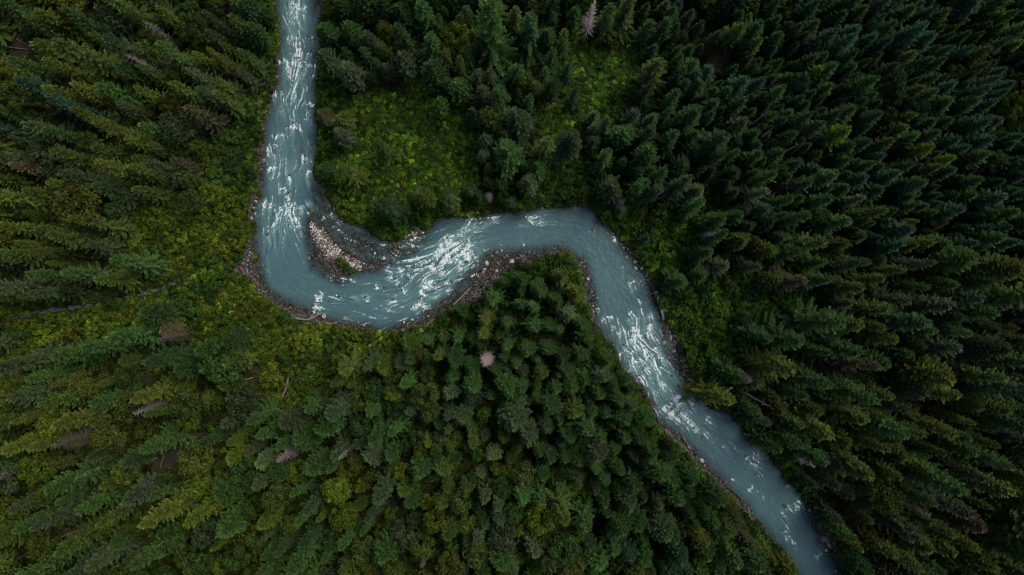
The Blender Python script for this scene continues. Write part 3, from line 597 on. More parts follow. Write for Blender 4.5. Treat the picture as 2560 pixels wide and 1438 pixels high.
crop(0, 0, [(480,190,170,S_,'golden olive'),(400,240,150,S_,'olive green'),(690,420,260,S_,'olive green'),(680,220,180,S_,'deep green'),(330,540,190,S_,'mid green'),(560,720,200,S_,'golden olive'),(590,810,200,S_,'blue green'),(880,680,190,S_,'mid green'),(980,560,150,S_,'mid green'),
 (1260,180,160,S_,'golden olive'),(1150,60,190,S_,'deep green'),(880,60,220,S_,'olive green'),(1260,420,210,S_,'mid green'),(1440,560,150,S_,'grey green'),(1600,600,150,S_,'olive green'),(1320,670,180,S_,'olive green'),(1120,700,160,S_,'golden olive'),(1260,760,140,B_,'olive green'),
 (1450,830,180,S_,'brownish'),(1150,950,180,S_,'mid green'),(900,960,200,S_,'golden olive'),(720,880,150,S_,'olive green'),(400,960,240,S_,'dusky green'),(160,1160,200,S_,'dusky green'),(600,1150,230,S_,'olive green'),(900,1230,200,S_,'golden olive'),(660,1280,200,S_,'dusky green'),
 (520,1330,170,S_,'golden olive'),(1200,1220,190,S_,'dusky green'),(1650,470,130,S_,'golden olive'),(1720,200,150,S_,'olive green'),(1560,280,130,S_,'dusky green'),(60,720,200,S_,'olive green'),(1550,60,130,B_,'olive green'),(870,190,200,S_,'grey green'),(1440,1060,120,B_,'olive green'),
 (1400,110,130,B_,'mid green'),(230,150,200,S_,'deep green'),(50,100,160,B_,'yellow green'),(300,1220,150,S_,'brownish'),(700,1040,130,B_,'olive green'),(1780,60,150,F_,'dark green'),(1830,250,140,F_,'deep green'),(1900,120,100,F_,'dark green'),(1380,1300,120,B_,'olive green')])
crop(0, 470, [(160,80,210,S_,'golden olive'),(400,80,200,S_,'olive green'),(80,210,200,S_,'golden olive'),(600,360,240,S_,'olive green'),(430,330,160,S_,'mid green'),(740,270,180,S_,'olive green'),(960,540,200,S_,'mid green'),(220,700,210,S_,'grey green'),(400,610,150,S_,'mid green'),
 (440,730,150,S_,'dusky green'),(200,470,190,S_,'olive green'),(730,620,70,F_,'blue green'),(880,180,130,B_,'mid green'),(1150,910,170,F_,'dark green'),(1000,1050,240,S_,'mid green'),(1250,1000,130,F_,'brownish'),(1220,1200,230,S_,'dark green'),(780,1120,190,S_,'mid green'),(600,1180,200,S_,'mid green'),
 (250,1220,220,S_,'dusky green'),(1620,1230,300,B_,'mid green'),(1680,1090,150,F_,'dark green'),(1480,1150,140,F_,'deep green'),(1400,100,150,B_,'mid green'),(680,420,120,S_,'mid green'),(2480,200,10,F_,'mid green'),(1370,1270,140,F_,'dark green'),(1000,1320,150,B_,'olive green'),(700,1350,150,B_,'golden olive'),(60,1100,150,S_,'dusky green'),(420,1320,160,S_,'mid green'),(1080,40,160,S_,'olive green')])
crop(0, 938, [(90,140,220,B_,'golden olive'),(380,110,210,S_,'dusky green'),(720,70,150,B_,'golden olive'),(1150,120,220,S_,'golden olive'),(870,170,180,S_,'mid green'),(1400,190,190,B_,'olive green'),(1400,280,150,B_,'yellow green'),(1750,170,230,B_,'dusky green'),(1700,300,160,S_,'dusky green'),(1200,450,210,S_,'mid green'),
 (870,420,190,B_,'golden olive'),(300,440,200,S_,'golden olive'),(60,540,180,S_,'golden olive'),(400,620,200,B_,'yellow green'),(620,700,220,S_,'mid green'),(1000,650,170,B_,'golden olive'),(1030,560,130,F_,'dusky green'),(1560,430,150,S_,'mid green'),(1930,410,170,S_,'mid green'),(1920,570,130,F_,'pale green'),
 (1300,660,120,B_,'olive green'),(1060,780,160,F_,'grey green'),(1230,800,170,S_,'mid green'),(460,790,160,B_,'olive green'),(760,850,190,S_,'mid green'),(1650,650,150,B_,'golden olive'),(1480,740,180,B_,'yellow green'),(1680,790,200,F_,'mid green'),(1250,930,250,S_,'golden olive'),(930,930,190,S_,'olive green'),(1010,1000,110,B_,'golden olive'),
 (200,880,190,B_,'yellow green'),(380,970,180,S_,'mid green'),(450,1120,180,B_,'golden olive'),(640,1120,210,S_,'olive green'),(160,1270,280,B_,'golden olive'),(400,1300,200,S_,'mid green'),(840,1220,220,S_,'dusky green'),(1150,1200,200,S_,'mid green'),(1700,1000,200,F_,'mid green'),(1420,1220,160,B_,'olive green'),(640,1320,190,S_,'dusky green'),
 (940,1340,160,B_,'olive green'),(1190,1370,120,B_,'mid green'),(1840,1150,200,B_,'olive green'),(1640,1290,120,B_,'yellow green'),(1850,1370,150,B_,'golden olive'),(2130,650,160,B_,'yellow green'),(2420,780,190,B_,'yellow green'),(2410,250,190,S_,'blue green'),(2230,210,170,S_,'deep green'),(1100,260,90,F_,'dusky green'),
 (2350,350,170,F_,'mid green'),(2180,450,190,F_,'deep green'),(2280,620,170,F_,'mid green'),(2030,820,190,B_,'olive green'),(2110,1010,130,B_,'yellow green'),(2450,970,170,B_,'yellow green'),(2260,880,150,S_,'dusky green'),(2230,1090,160,S_,'dark green')])
crop(800, 938, [(140,250,190,S_,'dusky green'),(310,160,170,B_,'golden olive'),(400,230,160,S_,'mid green'),(630,50,160,S_,'mid green'),(760,150,190,B_,'olive green'),(780,250,150,B_,'olive green'),(640,260,140,S_,'dusky green'),(550,360,150,S_,'mid green'),(910,260,120,S_,'dusky green'),(940,120,120,F_,'grey green'),(1210,130,120,S_,'dusky green'),
 (1370,270,220,F_,'dusky green'),(1320,60,160,F_,'mid green'),(1650,200,160,F_,'deep green'),(1660,90,110,F_,'mid green'),(1800,230,150,F_,'olive green'),(1550,150,110,F_,'mid green'),(1930,250,90,F_,'mid green'),(2020,260,100,F_,'deep green'),(2100,160,130,F_,'deep green'),(2200,200,100,F_,'pale green'),(1980,120,110,F_,'mid green'),(2150,310,130,F_,'deep green'),
 (2230,570,90,F_,'dusky green'),(2090,510,90,F_,'mid green'),(1800,510,90,B_,'olive green'),(1100,440,140,S_,'olive green'),(970,450,110,B_,'golden olive'),(1310,420,90,F_,'golden olive'),(1390,500,80,B_,'yellow green'),(1130,540,90,B_,'bright green'),(1250,530,110,F_,'pale green'),(730,520,120,B_,'golden olive'),(160,500,170,S_,'dusky green'),(310,450,150,S_,'dusky green'),
 (1150,660,80,F_,'pale green'),(1330,640,100,B_,'yellow green'),(1440,680,180,B_,'olive green'),(1680,700,110,B_,'olive green'),(1220,730,70,B_,'yellow green'),(380,690,90,B_,'golden olive'),(610,660,130,B_,'yellow green'),(210,650,110,B_,'yellow green'),(470,780,240,S_,'dusky green'),(150,780,190,B_,'yellow green'),(210,950,190,B_,'yellow green'),
 (1190,810,170,S_,'dusky green'),(1280,860,160,S_,'dusky green'),(1440,820,150,F_,'mid green'),(1010,850,160,B_,'olive green'),(770,860,100,B_,'yellow green'),(520,940,80,B_,'yellow green'),(410,930,140,S_,'dusky green'),(850,980,150,B_,'yellow green'),(1050,1010,140,B_,'golden olive'),(1130,1080,140,S_,'dusky green'),(1710,920,220,S_,'olive green'),(1880,1000,190,S_,'mid green'),
 (1580,1130,90,B_,'golden olive'),(1510,1170,130,F_,'grey green'),(1280,960,120,F_,'dusky green'),(1400,1040,100,B_,'yellow green'),(320,1180,170,B_,'olive green'),(760,1150,170,B_,'olive green'),(460,1070,90,B_,'golden olive'),(540,1290,150,B_,'olive green'),(930,1290,190,B_,'golden olive'),(1130,1220,200,B_,'olive green'),(1370,1310,140,S_,'dusky green'),(700,1230,80,B_,'golden olive'),
 (740,1380,170,B_,'olive green'),(1760,1340,190,B_,'golden olive'),(1620,1260,160,B_,'olive green'),(1550,840,140,S_,'mid green'),(1830,720,110,S_,'dusky green'),(1950,640,120,S_,'mid green'),(2110,640,100,F_,'deep green'),(2230,740,130,F_,'deep green'),(2400,680,170,F_,'mid green'),(2390,890,90,F_,'pale green'),(2010,860,110,F_,'deep green'),(2110,790,90,F_,'mid green'),
 (1950,780,90,F_,'dusky green'),(2270,450,110,F_,'dusky green'),(1830,580,120,F_,'deep green'),(1600,340,130,F_,'dusky green'),(1480,400,160,F_,'dusky green'),(1760,400,110,F_,'mid green'),(1980,430,120,S_,'mid green'),(2340,430,100,B_,'bright green'),(1640,560,110,F_,'dusky green'),(1560,520,100,F_,'mid green'),(2480,560,110,F_,'dark green'),(2060,1180,160,F_,'deep green'),
 (2250,1010,160,F_,'dark green'),(2420,1080,180,F_,'dusky green'),(1300,240,100,F_,'dark green'),(1010,270,150,F_,'dusky green'),(1170,260,110,B_,'bright green'),(1960,1250,180,F_,'mid green'),(2090,1290,120,B_,'olive green'),(2250,1380,170,F_,'olive green'),(1500,1400,120,F_,'mid green')])

MEADOW = [[(800,215),(850,235),(900,215),(980,235),(1050,200),(1110,260),(1180,330),(1200,420),(1190,490),(1130,500),(1080,530),(1000,590),(940,590),(870,555),(830,490),(800,440)],
          [(1400,95),(1600,110),(1615,260),(1540,330),(1430,290),(1390,180)],[(1250,140),(1330,110),(1340,180),(1270,190)],[(1330,270),(1460,270),(1480,340),(1400,400),(1340,330)],[(1340,380),(1440,370),(1510,430),(1490,520),(1400,515),(1350,460)],
          [(1495,530),(1590,490),(1730,520),(1750,610),(1660,700),(1625,700),(1580,630),(1540,580)],[(1640,700),(1700,720),(1780,710),(1860,680),(1900,720),(2010,730),(2010,830),(1900,850),(1840,900),(1780,940),(1730,930),(1690,850)],
          [(-30,770),(200,775),(420,730),(640,690),(700,780),(840,830),(1000,850),(1000,880),(860,900),(820,960),(760,1010),(690,1000),(650,900),(540,870),(440,850),(300,830),(180,840),(100,910),(-30,920)],
          [(360,540),(440,460),(640,440),(630,600),(600,700),(520,700),(400,690),(340,620)],[(500,400),(560,330),(650,260),(670,300),(650,480),(540,480)],[(1270,1330),(1350,1330),(1370,1390),(1290,1400)],[(1400,1195),(1460,1180),(1480,1240),(1420,1250)],
          [(1290,650),(1400,632),(1450,670),(1440,700),(1330,690),(1270,700)],
          [(1170,600),(1440,590),(1480,680),(1520,810),(1455,800),(1440,700),(1400,655),(1300,690),(1230,750),(1160,790),(1080,820),(1060,800)]]
MEADOW = [np.array(m, float) for m in MEADOW]
BAREPX = [np.array([PX(*q) for q in P]) for P in bareP]
def zone_spacing(px, py):
    """mean crown size in photograph pixels for the filling forest"""
    if px > 1560 and py < 640 and py < 60 + (px - 1500) * .95: return 32.5
    if px < 680 and py < 760: return 64
    if px < 820: return 60
    if px > 1750 and py > 560: return 68
    if 1100 < px < 1700 and py > 680: return 46
    if px > 1500: return 54
    return 48
def zone_kind(px, py):
    r = random.random()
    if px > 1560 and py < 640 and py < 60 + (px - 1500) * .95:
        t = random.choices(['blue green', 'deep green', 'mid green', 'dusky green', 'olive green', 'yellow green'], [.36, .22, .2, .12, .07, .03])[0]
        return ('young_conifer' if r < .93 else 'broadleaf_tree'), t
    if px < 700 and py < 800:
        return ('spruce_tree' if r < .82 else 'broadleaf_tree'), random.choices(['olive green', 'golden olive', 'mid green', 'dusky green', 'blue green', 'brownish'], [.33, .27, .18, .12, .06, .01])[0]
    if px < 900 and py >= 800:
        k = 'spruce_tree' if r < .5 else ('broadleaf_tree' if r < .82 else 'fir_tree')
        return k, random.choices(['olive green', 'golden olive', 'mid green', 'dusky green', 'yellow green'], [.28, .2, .28, .16, .08])[0]
    if px > 1750 and py > 560:
        return ('spruce_tree' if r < .85 else 'fir_tree'), random.choices(['olive green', 'dusky green', 'mid green', 'golden olive', 'deep green', 'brownish'], [.26, .2, .22, .1, .18, .015])[0]
    if px > 1450 and py > 700 or (1200 < px <= 1450 and py < 1150 and py > 650):
        return ('fir_tree' if r < .75 else 'spruce_tree'), random.choices(['deep green', 'mid green', 'dusky green', 'blue green', 'dark green', 'olive green'], [.26, .24, .18, .1, .14, .08])[0]
    if py > 850:
        k = 'spruce_tree' if r < .14 else ('broadleaf_tree' if r < .52 else 'fir_tree')
        return k, random.choices(['mid green', 'dusky green', 'olive green', 'yellow green', 'grey green', 'deep green'], [.3, .16, .18, .12, .06, .18])[0]
    k = 'fir_tree' if r < .45 else ('spruce_tree' if r < .8 else 'young_conifer')
    return k, random.choices(['deep green', 'dark green', 'mid green', 'dusky green', 'olive green'], [.32, .24, .2, .14, .1])[0]
DIAM = {'spruce_tree': (6.0, 16.5), 'fir_tree': (5.0, 13.5), 'young_conifer': (3.2, 10), 'broadleaf_tree': (5.6, 11.5)}
trees = []      # dict: x y (ground), px py (apparent crown), d(px), kind, tint
def ok_land(x, y, m=.6): return samp(D, np.array([x]), np.array([y]))[0] > m
def add_tree(px, py, d, kind, tint, hand):
    dm = d * K; D0, H0 = DIAM[kind]; s = dm / D0
    hh = H0 * s ** .75 * random.uniform(.84, 1.2)
    zc = hh * .62; x, y = W(px, py, zc)
    if not ok_land(x, y): 
        if not hand: return False
        for f in (.96, 1.04, .92, 1.08):
            if ok_land(x * f, y * f, .4): x *= f; y *= f; break
    trees.append(dict(x=x, y=y, px=px, py=py, d=d, kind=kind, tint=tint, s=s, hs=hh / H0, hand=hand)); return True
for px, py, d, k, t in HAND:
    if d < 20: continue
    add_tree(px, py, d * .98, k, t, True)
P_ = np.array([(t['px'], t['py'], t['d']) for t in trees])
acc = [tuple(r) for r in P_]; accA = np.zeros((6000, 3)); n_acc = len(acc); accA[:n_acc] = P_
NC = 26000; cpx_ = np.array([random.uniform(-210, 2770) for _ in range(NC)]); cpy_ = np.array([random.uniform(-190, 1630) for _ in range(NC)])
def covers(PL, px, py):
    m = np.zeros(len(px), bool)
    for P in PL:
        for zf, ox, oy in ((1.0, 0, 0), (.955, 0, 0), (1.03, 0, 0), (1, 16, 0), (1, -16, 0), (1, 0, 16), (1, 0, -16)):
            qx = 1280 + (px - 1280) * zf + ox; qy = 719 + (py - 719) * zf + oy; m |= inpoly(qx, qy, P)
    return m
blocked = covers(MEADOW + BAREPX, cpx_, cpy_)
sW = K * (H - 8) / H; X_ = (cpx_ - 1280) * sW; Y_v = (719 - cpy_) * sW
DL_ = samp(D, X_, Y_v); blocked |= (DL_ < 1.6) | (samp(creekd, X_, Y_v) < 1.1) | (samp(sdB, X_, Y_v) < 2)
for (hx, hy, hr) in ((1474, 50, 38), (1465, 100, 34), (1215, 905, 34), (1645, 765, 30)): blocked |= np.hypot(cpx_ - hx, cpy_ - hy) < hr
for it in range(NC):
    if blocked[it]: continue
    px, py = float(cpx_[it]), float(cpy_[it])
    sp = zone_spacing(px, py) * random.choices([random.uniform(.5, .75), random.uniform(.75, 1.15), random.uniform(1.15, 1.45)], [.22, .53, .25])[0]
    q = accA[:n_acc]; dd = np.hypot(q[:, 0] - px, q[:, 1] - py)
    if np.any(dd < (q[:, 2] + sp) * .39): continue
    k, t = zone_kind(px, py)
    if k != 'fir_tree' and DL_[it] < 2.2: continue
    tipx = X_[it] / sW * K * 1.035; tipy = Y_v[it] / sW * K * 1.035
    if DL_[it] < sp * K * .5 - .3 or float(samp(D, np.array([tipx]), np.array([tipy]))[0]) < sp * K * .28: continue
    if add_tree(px, py, sp * (1.04 if k in ('young_conifer', 'fir_tree') else 1.14), k, t, False):
        accA[n_acc] = (px, py, sp); n_acc += 1
print('trees', len(trees), {k: sum(t['kind'] == k for t in trees) for k in DIAM}, round(time.time() - T0, 1))

# ------------------------------------------------------------------ landmarks for labels
LAND = [('the pale gravel bar', 850, 620), ('the bare dead spruce', 1478, 50), ('the peninsula dead tree', 1215, 905), ('the big bank log', 1645, 765),
 ('the small bend rapid', 1325, 550), ('the large central rapid', 1120, 640), ('the rapid below the big log', 1600, 850), ('the crossing white wave', 1690, 1010), ('the two clearing trunks', 735, 960),
 ('the brown forest gap', 455, 1120), ('the bare log patch', 60, 120), ('the bright green meadow', 980, 380), ('the small stony patch', 1790, 165), ('the creek', 210, 770),
 ('the upper rapids', 745, 150), ('the rapids above the bar', 720, 515), ('the brown gravel corner', 620, 660), ('the tip of the peninsula', 1420, 660), ('the log side meadow', 1780, 810), ('the thick grey snag', 1890, 995),
 ('the small lower right rapid', 1885, 1145), ('the lowest rapid', 1970, 1290), ('the river foot boulder', 2062, 1350), ('the white branchy deadwood', 375, 1020), ('the rusty dead tree', 715, 1140),
 ('the right edge snag', 2500, 1003), ('the pair of pale poles', 1940, 350), ('the upper right corner', 2560, 0), ('the upper left corner', 0, 0), ('the lower left corner', 0, 1438), ('the lower right corner', 2560, 1438),
 ('the lower edge middle', 1280, 1438), ('the right edge middle', 2560, 720), ('the left edge middle', 0, 560), ('the river bottom end', 2040, 1438), ('the river top end', 740, 0),
 ('the lower edge quarter point', 640, 1438), ('the dark lower gap', 1320, 1365), ('the upper edge middle', 1280, 0), ('the upper edge third quarter', 1920, 0), ('the dim meadow', 1500, 200)]
LP = np.array([(a, b) for _, a, b in LAND], float)
ORD = lambda n: f"{n}{'th' if 10 <= n % 100 <= 20 else {1: 'st', 2: 'nd', 3: 'rd'}.get(n % 10, 'th')}"
def dirname(dx, dy):
    a = math.degrees(math.atan2(-dy, dx)) % 360
    return ['right', 'upper right', 'upper', 'upper left', 'left', 'lower left', 'lower', 'lower right'][int((a + 22.5) // 45) % 8]
def label_all(items, noun):
    """items: list of dicts with px, py, adj; writes it['label'], unique and true by rank of distance"""
    B = {}
    for it in items:
        d = np.hypot(LP[:, 0] - it['px'], LP[:, 1] - it['py']); k = int(np.argmin(d))
        key = (k, dirname(it['px'] - LP[k, 0], it['py'] - LP[k, 1]), it['adj']); B.setdefault(key, []).append((d[k], id(it), it))
    for (k, dn, adj), L in B.items():
        L.sort(key=lambda q: q[:2])
        for i, (_, _, it) in enumerate(L):
            if len(L) == 1: it['label'] = f"{adj} {noun} to the {dn} of {LAND[k][0]}"
            else: it['label'] = f"{adj} {noun}, {ORD(i + 1)} nearest {LAND[k][0]}, {dn} side"
            it['label'] = it['label'].replace('to the upper of', 'above').replace('to the lower of', 'below')

# ------------------------------------------------------------------ build trees
NOUN = {'spruce_tree': 'spruce', 'fir_tree': 'round fir', 'young_conifer': 'young conifer', 'broadleaf_tree': 'leafy tree'}
CAT = {'spruce_tree': 'spruce', 'fir_tree': 'fir', 'young_conifer': 'young conifer', 'broadleaf_tree': 'broadleaf tree'}
GRP = {'spruce_tree': 'tall spruces of the forest', 'fir_tree': 'round crowned firs of the forest', 'young_conifer': 'dense young conifers on the upper right slope', 'broadleaf_tree': 'leafy trees among the conifers'}
def make_tree(t, kind):
    v = t['v']; cm, tm, h0, r0 = PROTO[kind][v]
    z = float(samp(HT, np.array([t['x']]), np.array([t['y']]))[0])
    o = bpy.data.objects.new(kind, None); col.objects.link(o); o.empty_display_size = .5
    o.location = (t['x'], t['y'], z - .1); o.rotation_euler = (t['tx'], t['ty'], t['rz']); o.scale = (t['s'], t['s'], t['hs'])
    tag(o, t['label'], CAT[kind], GRP[kind])
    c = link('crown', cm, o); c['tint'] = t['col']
    if tm: link('trunk', tm, o)
    return o
stuff_pts = []
crown_src = {}
for kind in DIAM:
    L = [t for t in trees if t['kind'] == kind]
    for t in L:
        t['v'] = random.randrange(len(PROTO[kind])); t['rz'] = random.uniform(0, 6.28); t['tx'] = random.gauss(0, .025); t['ty'] = random.gauss(0, .025)
        t['col'] = [float(c) for c in jit(tuple(np.array(TINT[t['tint']]) * .78 + region_mean(t['px'], t['py']) * .22), .10)]; side_shade = 1 - .2 * min(1, max(0, (t['px'] - 1350) / 500)); t['col'] = [c * side_shade for c in t['col']]; t['adj'] = ('large ' if t['d'] > 72 else 'small ' if t['d'] < 30 else '') + t['tint']  # crown colour darkened toward the right, as painted shade
        mg = t['d'] * .35; t['inview'] = -mg < t['px'] < 2560 + mg and -mg < t['py'] < 1438 + mg
    inv = sorted([t for t in L if t['inview']], key=lambda t: -t['d'] - (200 if t['hand'] else 0))
    objs = inv[:300]; label_all(objs, NOUN[kind]); keep = set(map(id, objs))
    for t in objs:
        o = make_tree(t, kind); crown_src.setdefault((kind, t['v']), o.children[0])
    stuff_pts += [t for t in L if id(t) not in keep]
    print(kind, 'objects', len(objs), 'rest', len(L) - len(objs))

# ------------------------------------------------------------------ geometry-node scatter (stuff)
def scatter(name, rows, sources, label, cat):
    """rows: (x,y,z, rx,ry,rz, sx,sy,sz, r,g,b, idx)"""
    A = np.array(rows, np.float32); me = bpy.data.meshes.new(name); me.vertices.add(len(A)); me.vertices.foreach_set('co', np.ascontiguousarray(A[:, :3]).ravel())
    vattr(me, 'rot', A[:, 3:6]); vattr(me, 'scl', A[:, 6:9]); vattr(me, 'tint', A[:, 9:12])
    ai = me.attributes.new('pick', 'INT', 'POINT'); ai.data.foreach_set('value', A[:, 12].astype(np.int32))
    o = link(name, me); g = bpy.data.node_groups.new(name + '_nodes', 'GeometryNodeTree')
    g.interface.new_socket('Geometry', in_out='INPUT', socket_type='NodeSocketGeometry'); g.interface.new_socket('Geometry', in_out='OUTPUT', socket_type='NodeSocketGeometry')
    gi = g.nodes.new('NodeGroupInput'); go = g.nodes.new('NodeGroupOutput'); jn = g.nodes.new('GeometryNodeJoinGeometry')
    def na(nm, ty):
        n = g.nodes.new('GeometryNodeInputNamedAttribute'); n.data_type = ty; n.inputs['Name'].default_value = nm; return n.outputs['Attribute']
    for i, src in enumerate(sources):
        oi = g.nodes.new('GeometryNodeObjectInfo'); oi.transform_space = 'ORIGINAL'; oi.inputs['Object'].default_value = src; oi.inputs['As Instance'].default_value = True
        cp = g.nodes.new('FunctionNodeCompare'); cp.data_type = 'INT'; cp.operation = 'EQUAL'; g.links.new(na('pick', 'INT'), cp.inputs[2]); cp.inputs[3].default_value = i
        ip = g.nodes.new('GeometryNodeInstanceOnPoints'); g.links.new(gi.outputs[0], ip.inputs['Points']); g.links.new(cp.outputs[0], ip.inputs['Selection'])
        g.links.new(oi.outputs['Geometry'], ip.inputs['Instance']); g.links.new(na('scl', 'FLOAT_VECTOR'), ip.inputs['Scale'])
        er = g.nodes.new('FunctionNodeEulerToRotation'); g.links.new(na('rot', 'FLOAT_VECTOR'), er.inputs[0]); g.links.new(er.outputs[0], ip.inputs['Rotation'])
        g.links.new(ip.outputs[0], jn.inputs[0])
    g.links.new(jn.outputs[0], go.inputs[0]); md = o.modifiers.new('scatter', 'NODES'); md.node_group = g
    tag(o, label, cat, kind='stuff'); return o
srcs = [crown_src[k] for k in sorted(crown_src)]; sidx = {k: i for i, k in enumerate(sorted(crown_src))}
rows = []
for t in stuff_pts:
    z = float(samp(HT, np.array([t['x']]), np.array([t['y']]))[0]) - .1
    k = (t['kind'], t['v'])
    if k not in sidx: k = next(q for q in sidx if q[0] == t['kind'])
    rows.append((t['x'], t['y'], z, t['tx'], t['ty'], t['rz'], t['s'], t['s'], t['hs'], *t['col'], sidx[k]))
scatter('background_forest', rows, srcs, 'the remaining smaller trees filling the forest between the larger ones', 'forest')
print('forest', len(rows), round(time.time() - T0, 1))

# ------------------------------------------------------------------ shrubs
shr = []
def cover_tint(px, py):
    n = float(fbm(np.array([px / 70.]), np.array([py / 70.]), 77, 3)[0])
    if px < 1000 and py > 470: base = (.062, .094, .011) if n > .44 else (.036, .074, .012)
    elif 790 < px < 1200 and py < 600: base = (.048, .100, .012) if n > .46 else (.030, .066, .012)
    elif px > 1480: base = (.036, .074, .013)
    else: base = (.034, .066, .013)
    return base
tx_ = np.array([(t['x'], t['y'], t['d'] * K * .5) for t in trees])
SH_Z = [MEADOW[7], MEADOW[8], MEADOW[9], MEADOW[12], MEADOW[6], MEADOW[5]]
cand = []
NC = 14000; cpx_ = rng.uniform(-40, 2600, NC); cpy_ = rng.uniform(-40, 1480, NC); sW = K * (H - 1.2) / H; X_ = (cpx_ - 1280) * sW; Y_v = (719 - cpy_) * sW
DL_ = samp(D, X_, Y_v); GV_ = samp(np.maximum(grav, baremask), X_, Y_v); CR_ = samp(creekd, X_, Y_v); BR_ = samp(sdB, X_, Y_v)
inz_ = np.zeros(NC, bool)
for m in SH_Z: inz_ |= inpoly(cpx_, cpy_, m)
m0_ = inpoly(cpx_, cpy_, MEADOW[0]); Q = np.zeros((1600, 3)); nq = 0
for it in range(NC):
    dl = DL_[it]
    if dl < .35 or GV_[it] > .45 or BR_[it] < 1.5 or CR_[it] < .6: continue
    d0 = random.uniform(20, 46)
    if dl < d0 * K * .36: continue
    inz = inz_[it]; bank = dl < 5.5; px, py = float(cpx_[it]), float(cpy_[it])
    if not (inz or bank) and random.random() > .12: continue
    if not bank and m0_[it] and random.random() > .05: continue
    d = d0 * (1 if inz else .8)
    q = Q[:nq]
    if nq and np.any(np.hypot(q[:, 0] - px, q[:, 1] - py) < (q[:, 2] + d) * .33): continue
    Q[nq] = (px, py, d); nq += 1
    shr.append(dict(px=px, py=py, x=float(X_[it]), y=float(Y_v[it]), d=d, bank=bank))
    if nq > 1500: break
for px, py, d in ((857,655,20),(866,668,18),(878,678,15),(847,648,14),(908,668,9),(921,663,8),(885,672,8)):
    x, y = W(px, py, 1); shr.append(dict(px=px, py=py, x=x, y=y, d=d * 1.2, bank=True, must=True))
for s in shr:
    s['v'] = random.randrange(5); s['rz'] = random.uniform(0, 6.28); base = cover_tint(s['px'], s['py'])
    r = random.random(); f = 1.0
    if r < .16: base = (base[0] * 1.4, base[1] * 1.25, base[2]); s['adj'] = 'yellowish green'
    elif r < .4: base = (base[0] * .6, base[1] * .75, base[2] * 1.1); s['adj'] = 'dark green'
    else: s['adj'] = 'mid green'
    s['adj'] += ' bank' if s['bank'] else ''
    s['col'] = [float(c) for c in jit(base, .15)]; s['sc'] = s['d'] * K / 3.0 * (1.05 if s.get('must') else 1)
    s['vis'] = 0 < s['px'] < 2560 and 0 < s['py'] < 1438 and not np.any(np.hypot(tx_[:, 0] - s['x'], tx_[:, 1] - s['y']) < tx_[:, 2] * .8)
so = sorted([s for s in shr if s['vis'] or s.get('must')], key=lambda s: (-1000 if s.get('must') else 0) - s['d'])[:300]; label_all(so, 'shrub'); keep = set(map(id, so)); shr_src = {}
for s in so:
    z = float(samp(HT, np.array([s['x']]), np.array([s['y']]))[0]); o = link('shrub', PROTO['shrub'][s['v']][0]); o.location = (s['x'], s['y'], z - .1)
    o.rotation_euler = (0, 0, s['rz']); q = s['sc']; o.scale = (q, q * random.uniform(.8, 1.2), q * random.uniform(.8, 1.4)); o['tint'] = s['col']; tag(o, s['label'], 'shrub', 'shrubs along the banks and clearings'); shr_src.setdefault(s['v'], o)
ks = sorted(shr_src)
rows = [(s['x'], s['y'], float(samp(HT, np.array([s['x']]), np.array([s['y']]))[0]) - .1, 0, 0, s['rz'], s['sc'], s['sc'], s['sc'] * 1.1, *s['col'], ks.index(s['v'])) for s in shr if id(s) not in keep]
scatter('undergrowth', rows, [shr_src[k] for k in ks], 'smaller bushes crowding the river banks and the forest floor', 'undergrowth')
print('shrubs', len(so), len(rows), round(time.time() - T0, 1))

# ------------------------------------------------------------------ leafy ground cover
def tuft_mesh(seed, n, r, ls, h):
    g = np.random.default_rng(seed); a = g.random(n) * 6.28; q = np.sqrt(g.random(n)) * r
    c = np.stack([np.cos(a) * q, np.sin(a) * q, h * (.3 + .7 * g.random(n)) * (1 - .5 * (q / r) ** 2)], 1)
    d = g.normal(size=(n, 3)); d[:, 2] *= .35; d /= np.linalg.norm(d, axis=1)[:, None]; d *= (ls * (.6 + .8 * g.random(n)))[:, None]
    up = np.tile([0, 0, 1.], (n, 1)) + g.normal(size=(n, 3)) * .35; w = np.cross(d, up); w /= np.linalg.norm(w, axis=1)[:, None]; w *= np.linalg.norm(d, axis=1)[:, None] * .38
    return kites('leafy_plant', c - d * .5, d, w, M_cover, g.random(n), np.clip(c[:, 2] / h * g.random(n), 0, 1))
tsrc = []
herb = []
for i, (px, py) in enumerate(((930,330),(1010,440),(900,470),(1060,370))):
    o = link('meadow_plant', tuft_mesh(900 + i, 48, .48, .26, .55)); x, y = W(px, py); o.location = (x, y, float(samp(HT, np.array([x]), np.array([y]))[0])); o['tint'] = [.1, .15, .015]; o.scale = (1.6, 1.6, 1.4)
    herb.append(dict(px=px, py=py, adj='broad leaved bright green', o=o)); tsrc.append(o)
label_all(herb, 'meadow plant')
for q in herb: tag(q['o'], q['label'], 'plant', 'tall leafy plants in the meadow')
n = 150000; cx = rng.uniform(-122, 122, n); cy_ = rng.uniform(-74, 74, n); dl = samp(D, cx, cy_); cpx = 1280 + cx / K; cpy = 719 - cy_ / K
gv = samp(np.maximum(grav, baremask * .8), cx, cy_) - .42 * rng.random(n) * (samp(grav, cx, cy_) < .2); inm = np.zeros(n, bool)
for m in MEADOW: inm |= inpoly(cpx, cpy, m)
cov = fbm(cx / 4, cy_ / 4, 41, 3)
keepm = (dl > .35) & (gv < .4) & (samp(creekd, cx, cy_) > .4) & (rng.random(n) < np.where(inm | (dl < 6), .95, .30)) & (cov > .10)
ii = np.where(keepm)[0]; cn = fbm(cpx / 60, cpy / 60, 77, 3); cn2 = fbm(cx / 1.6, cy_ / 1.6, 87, 2)
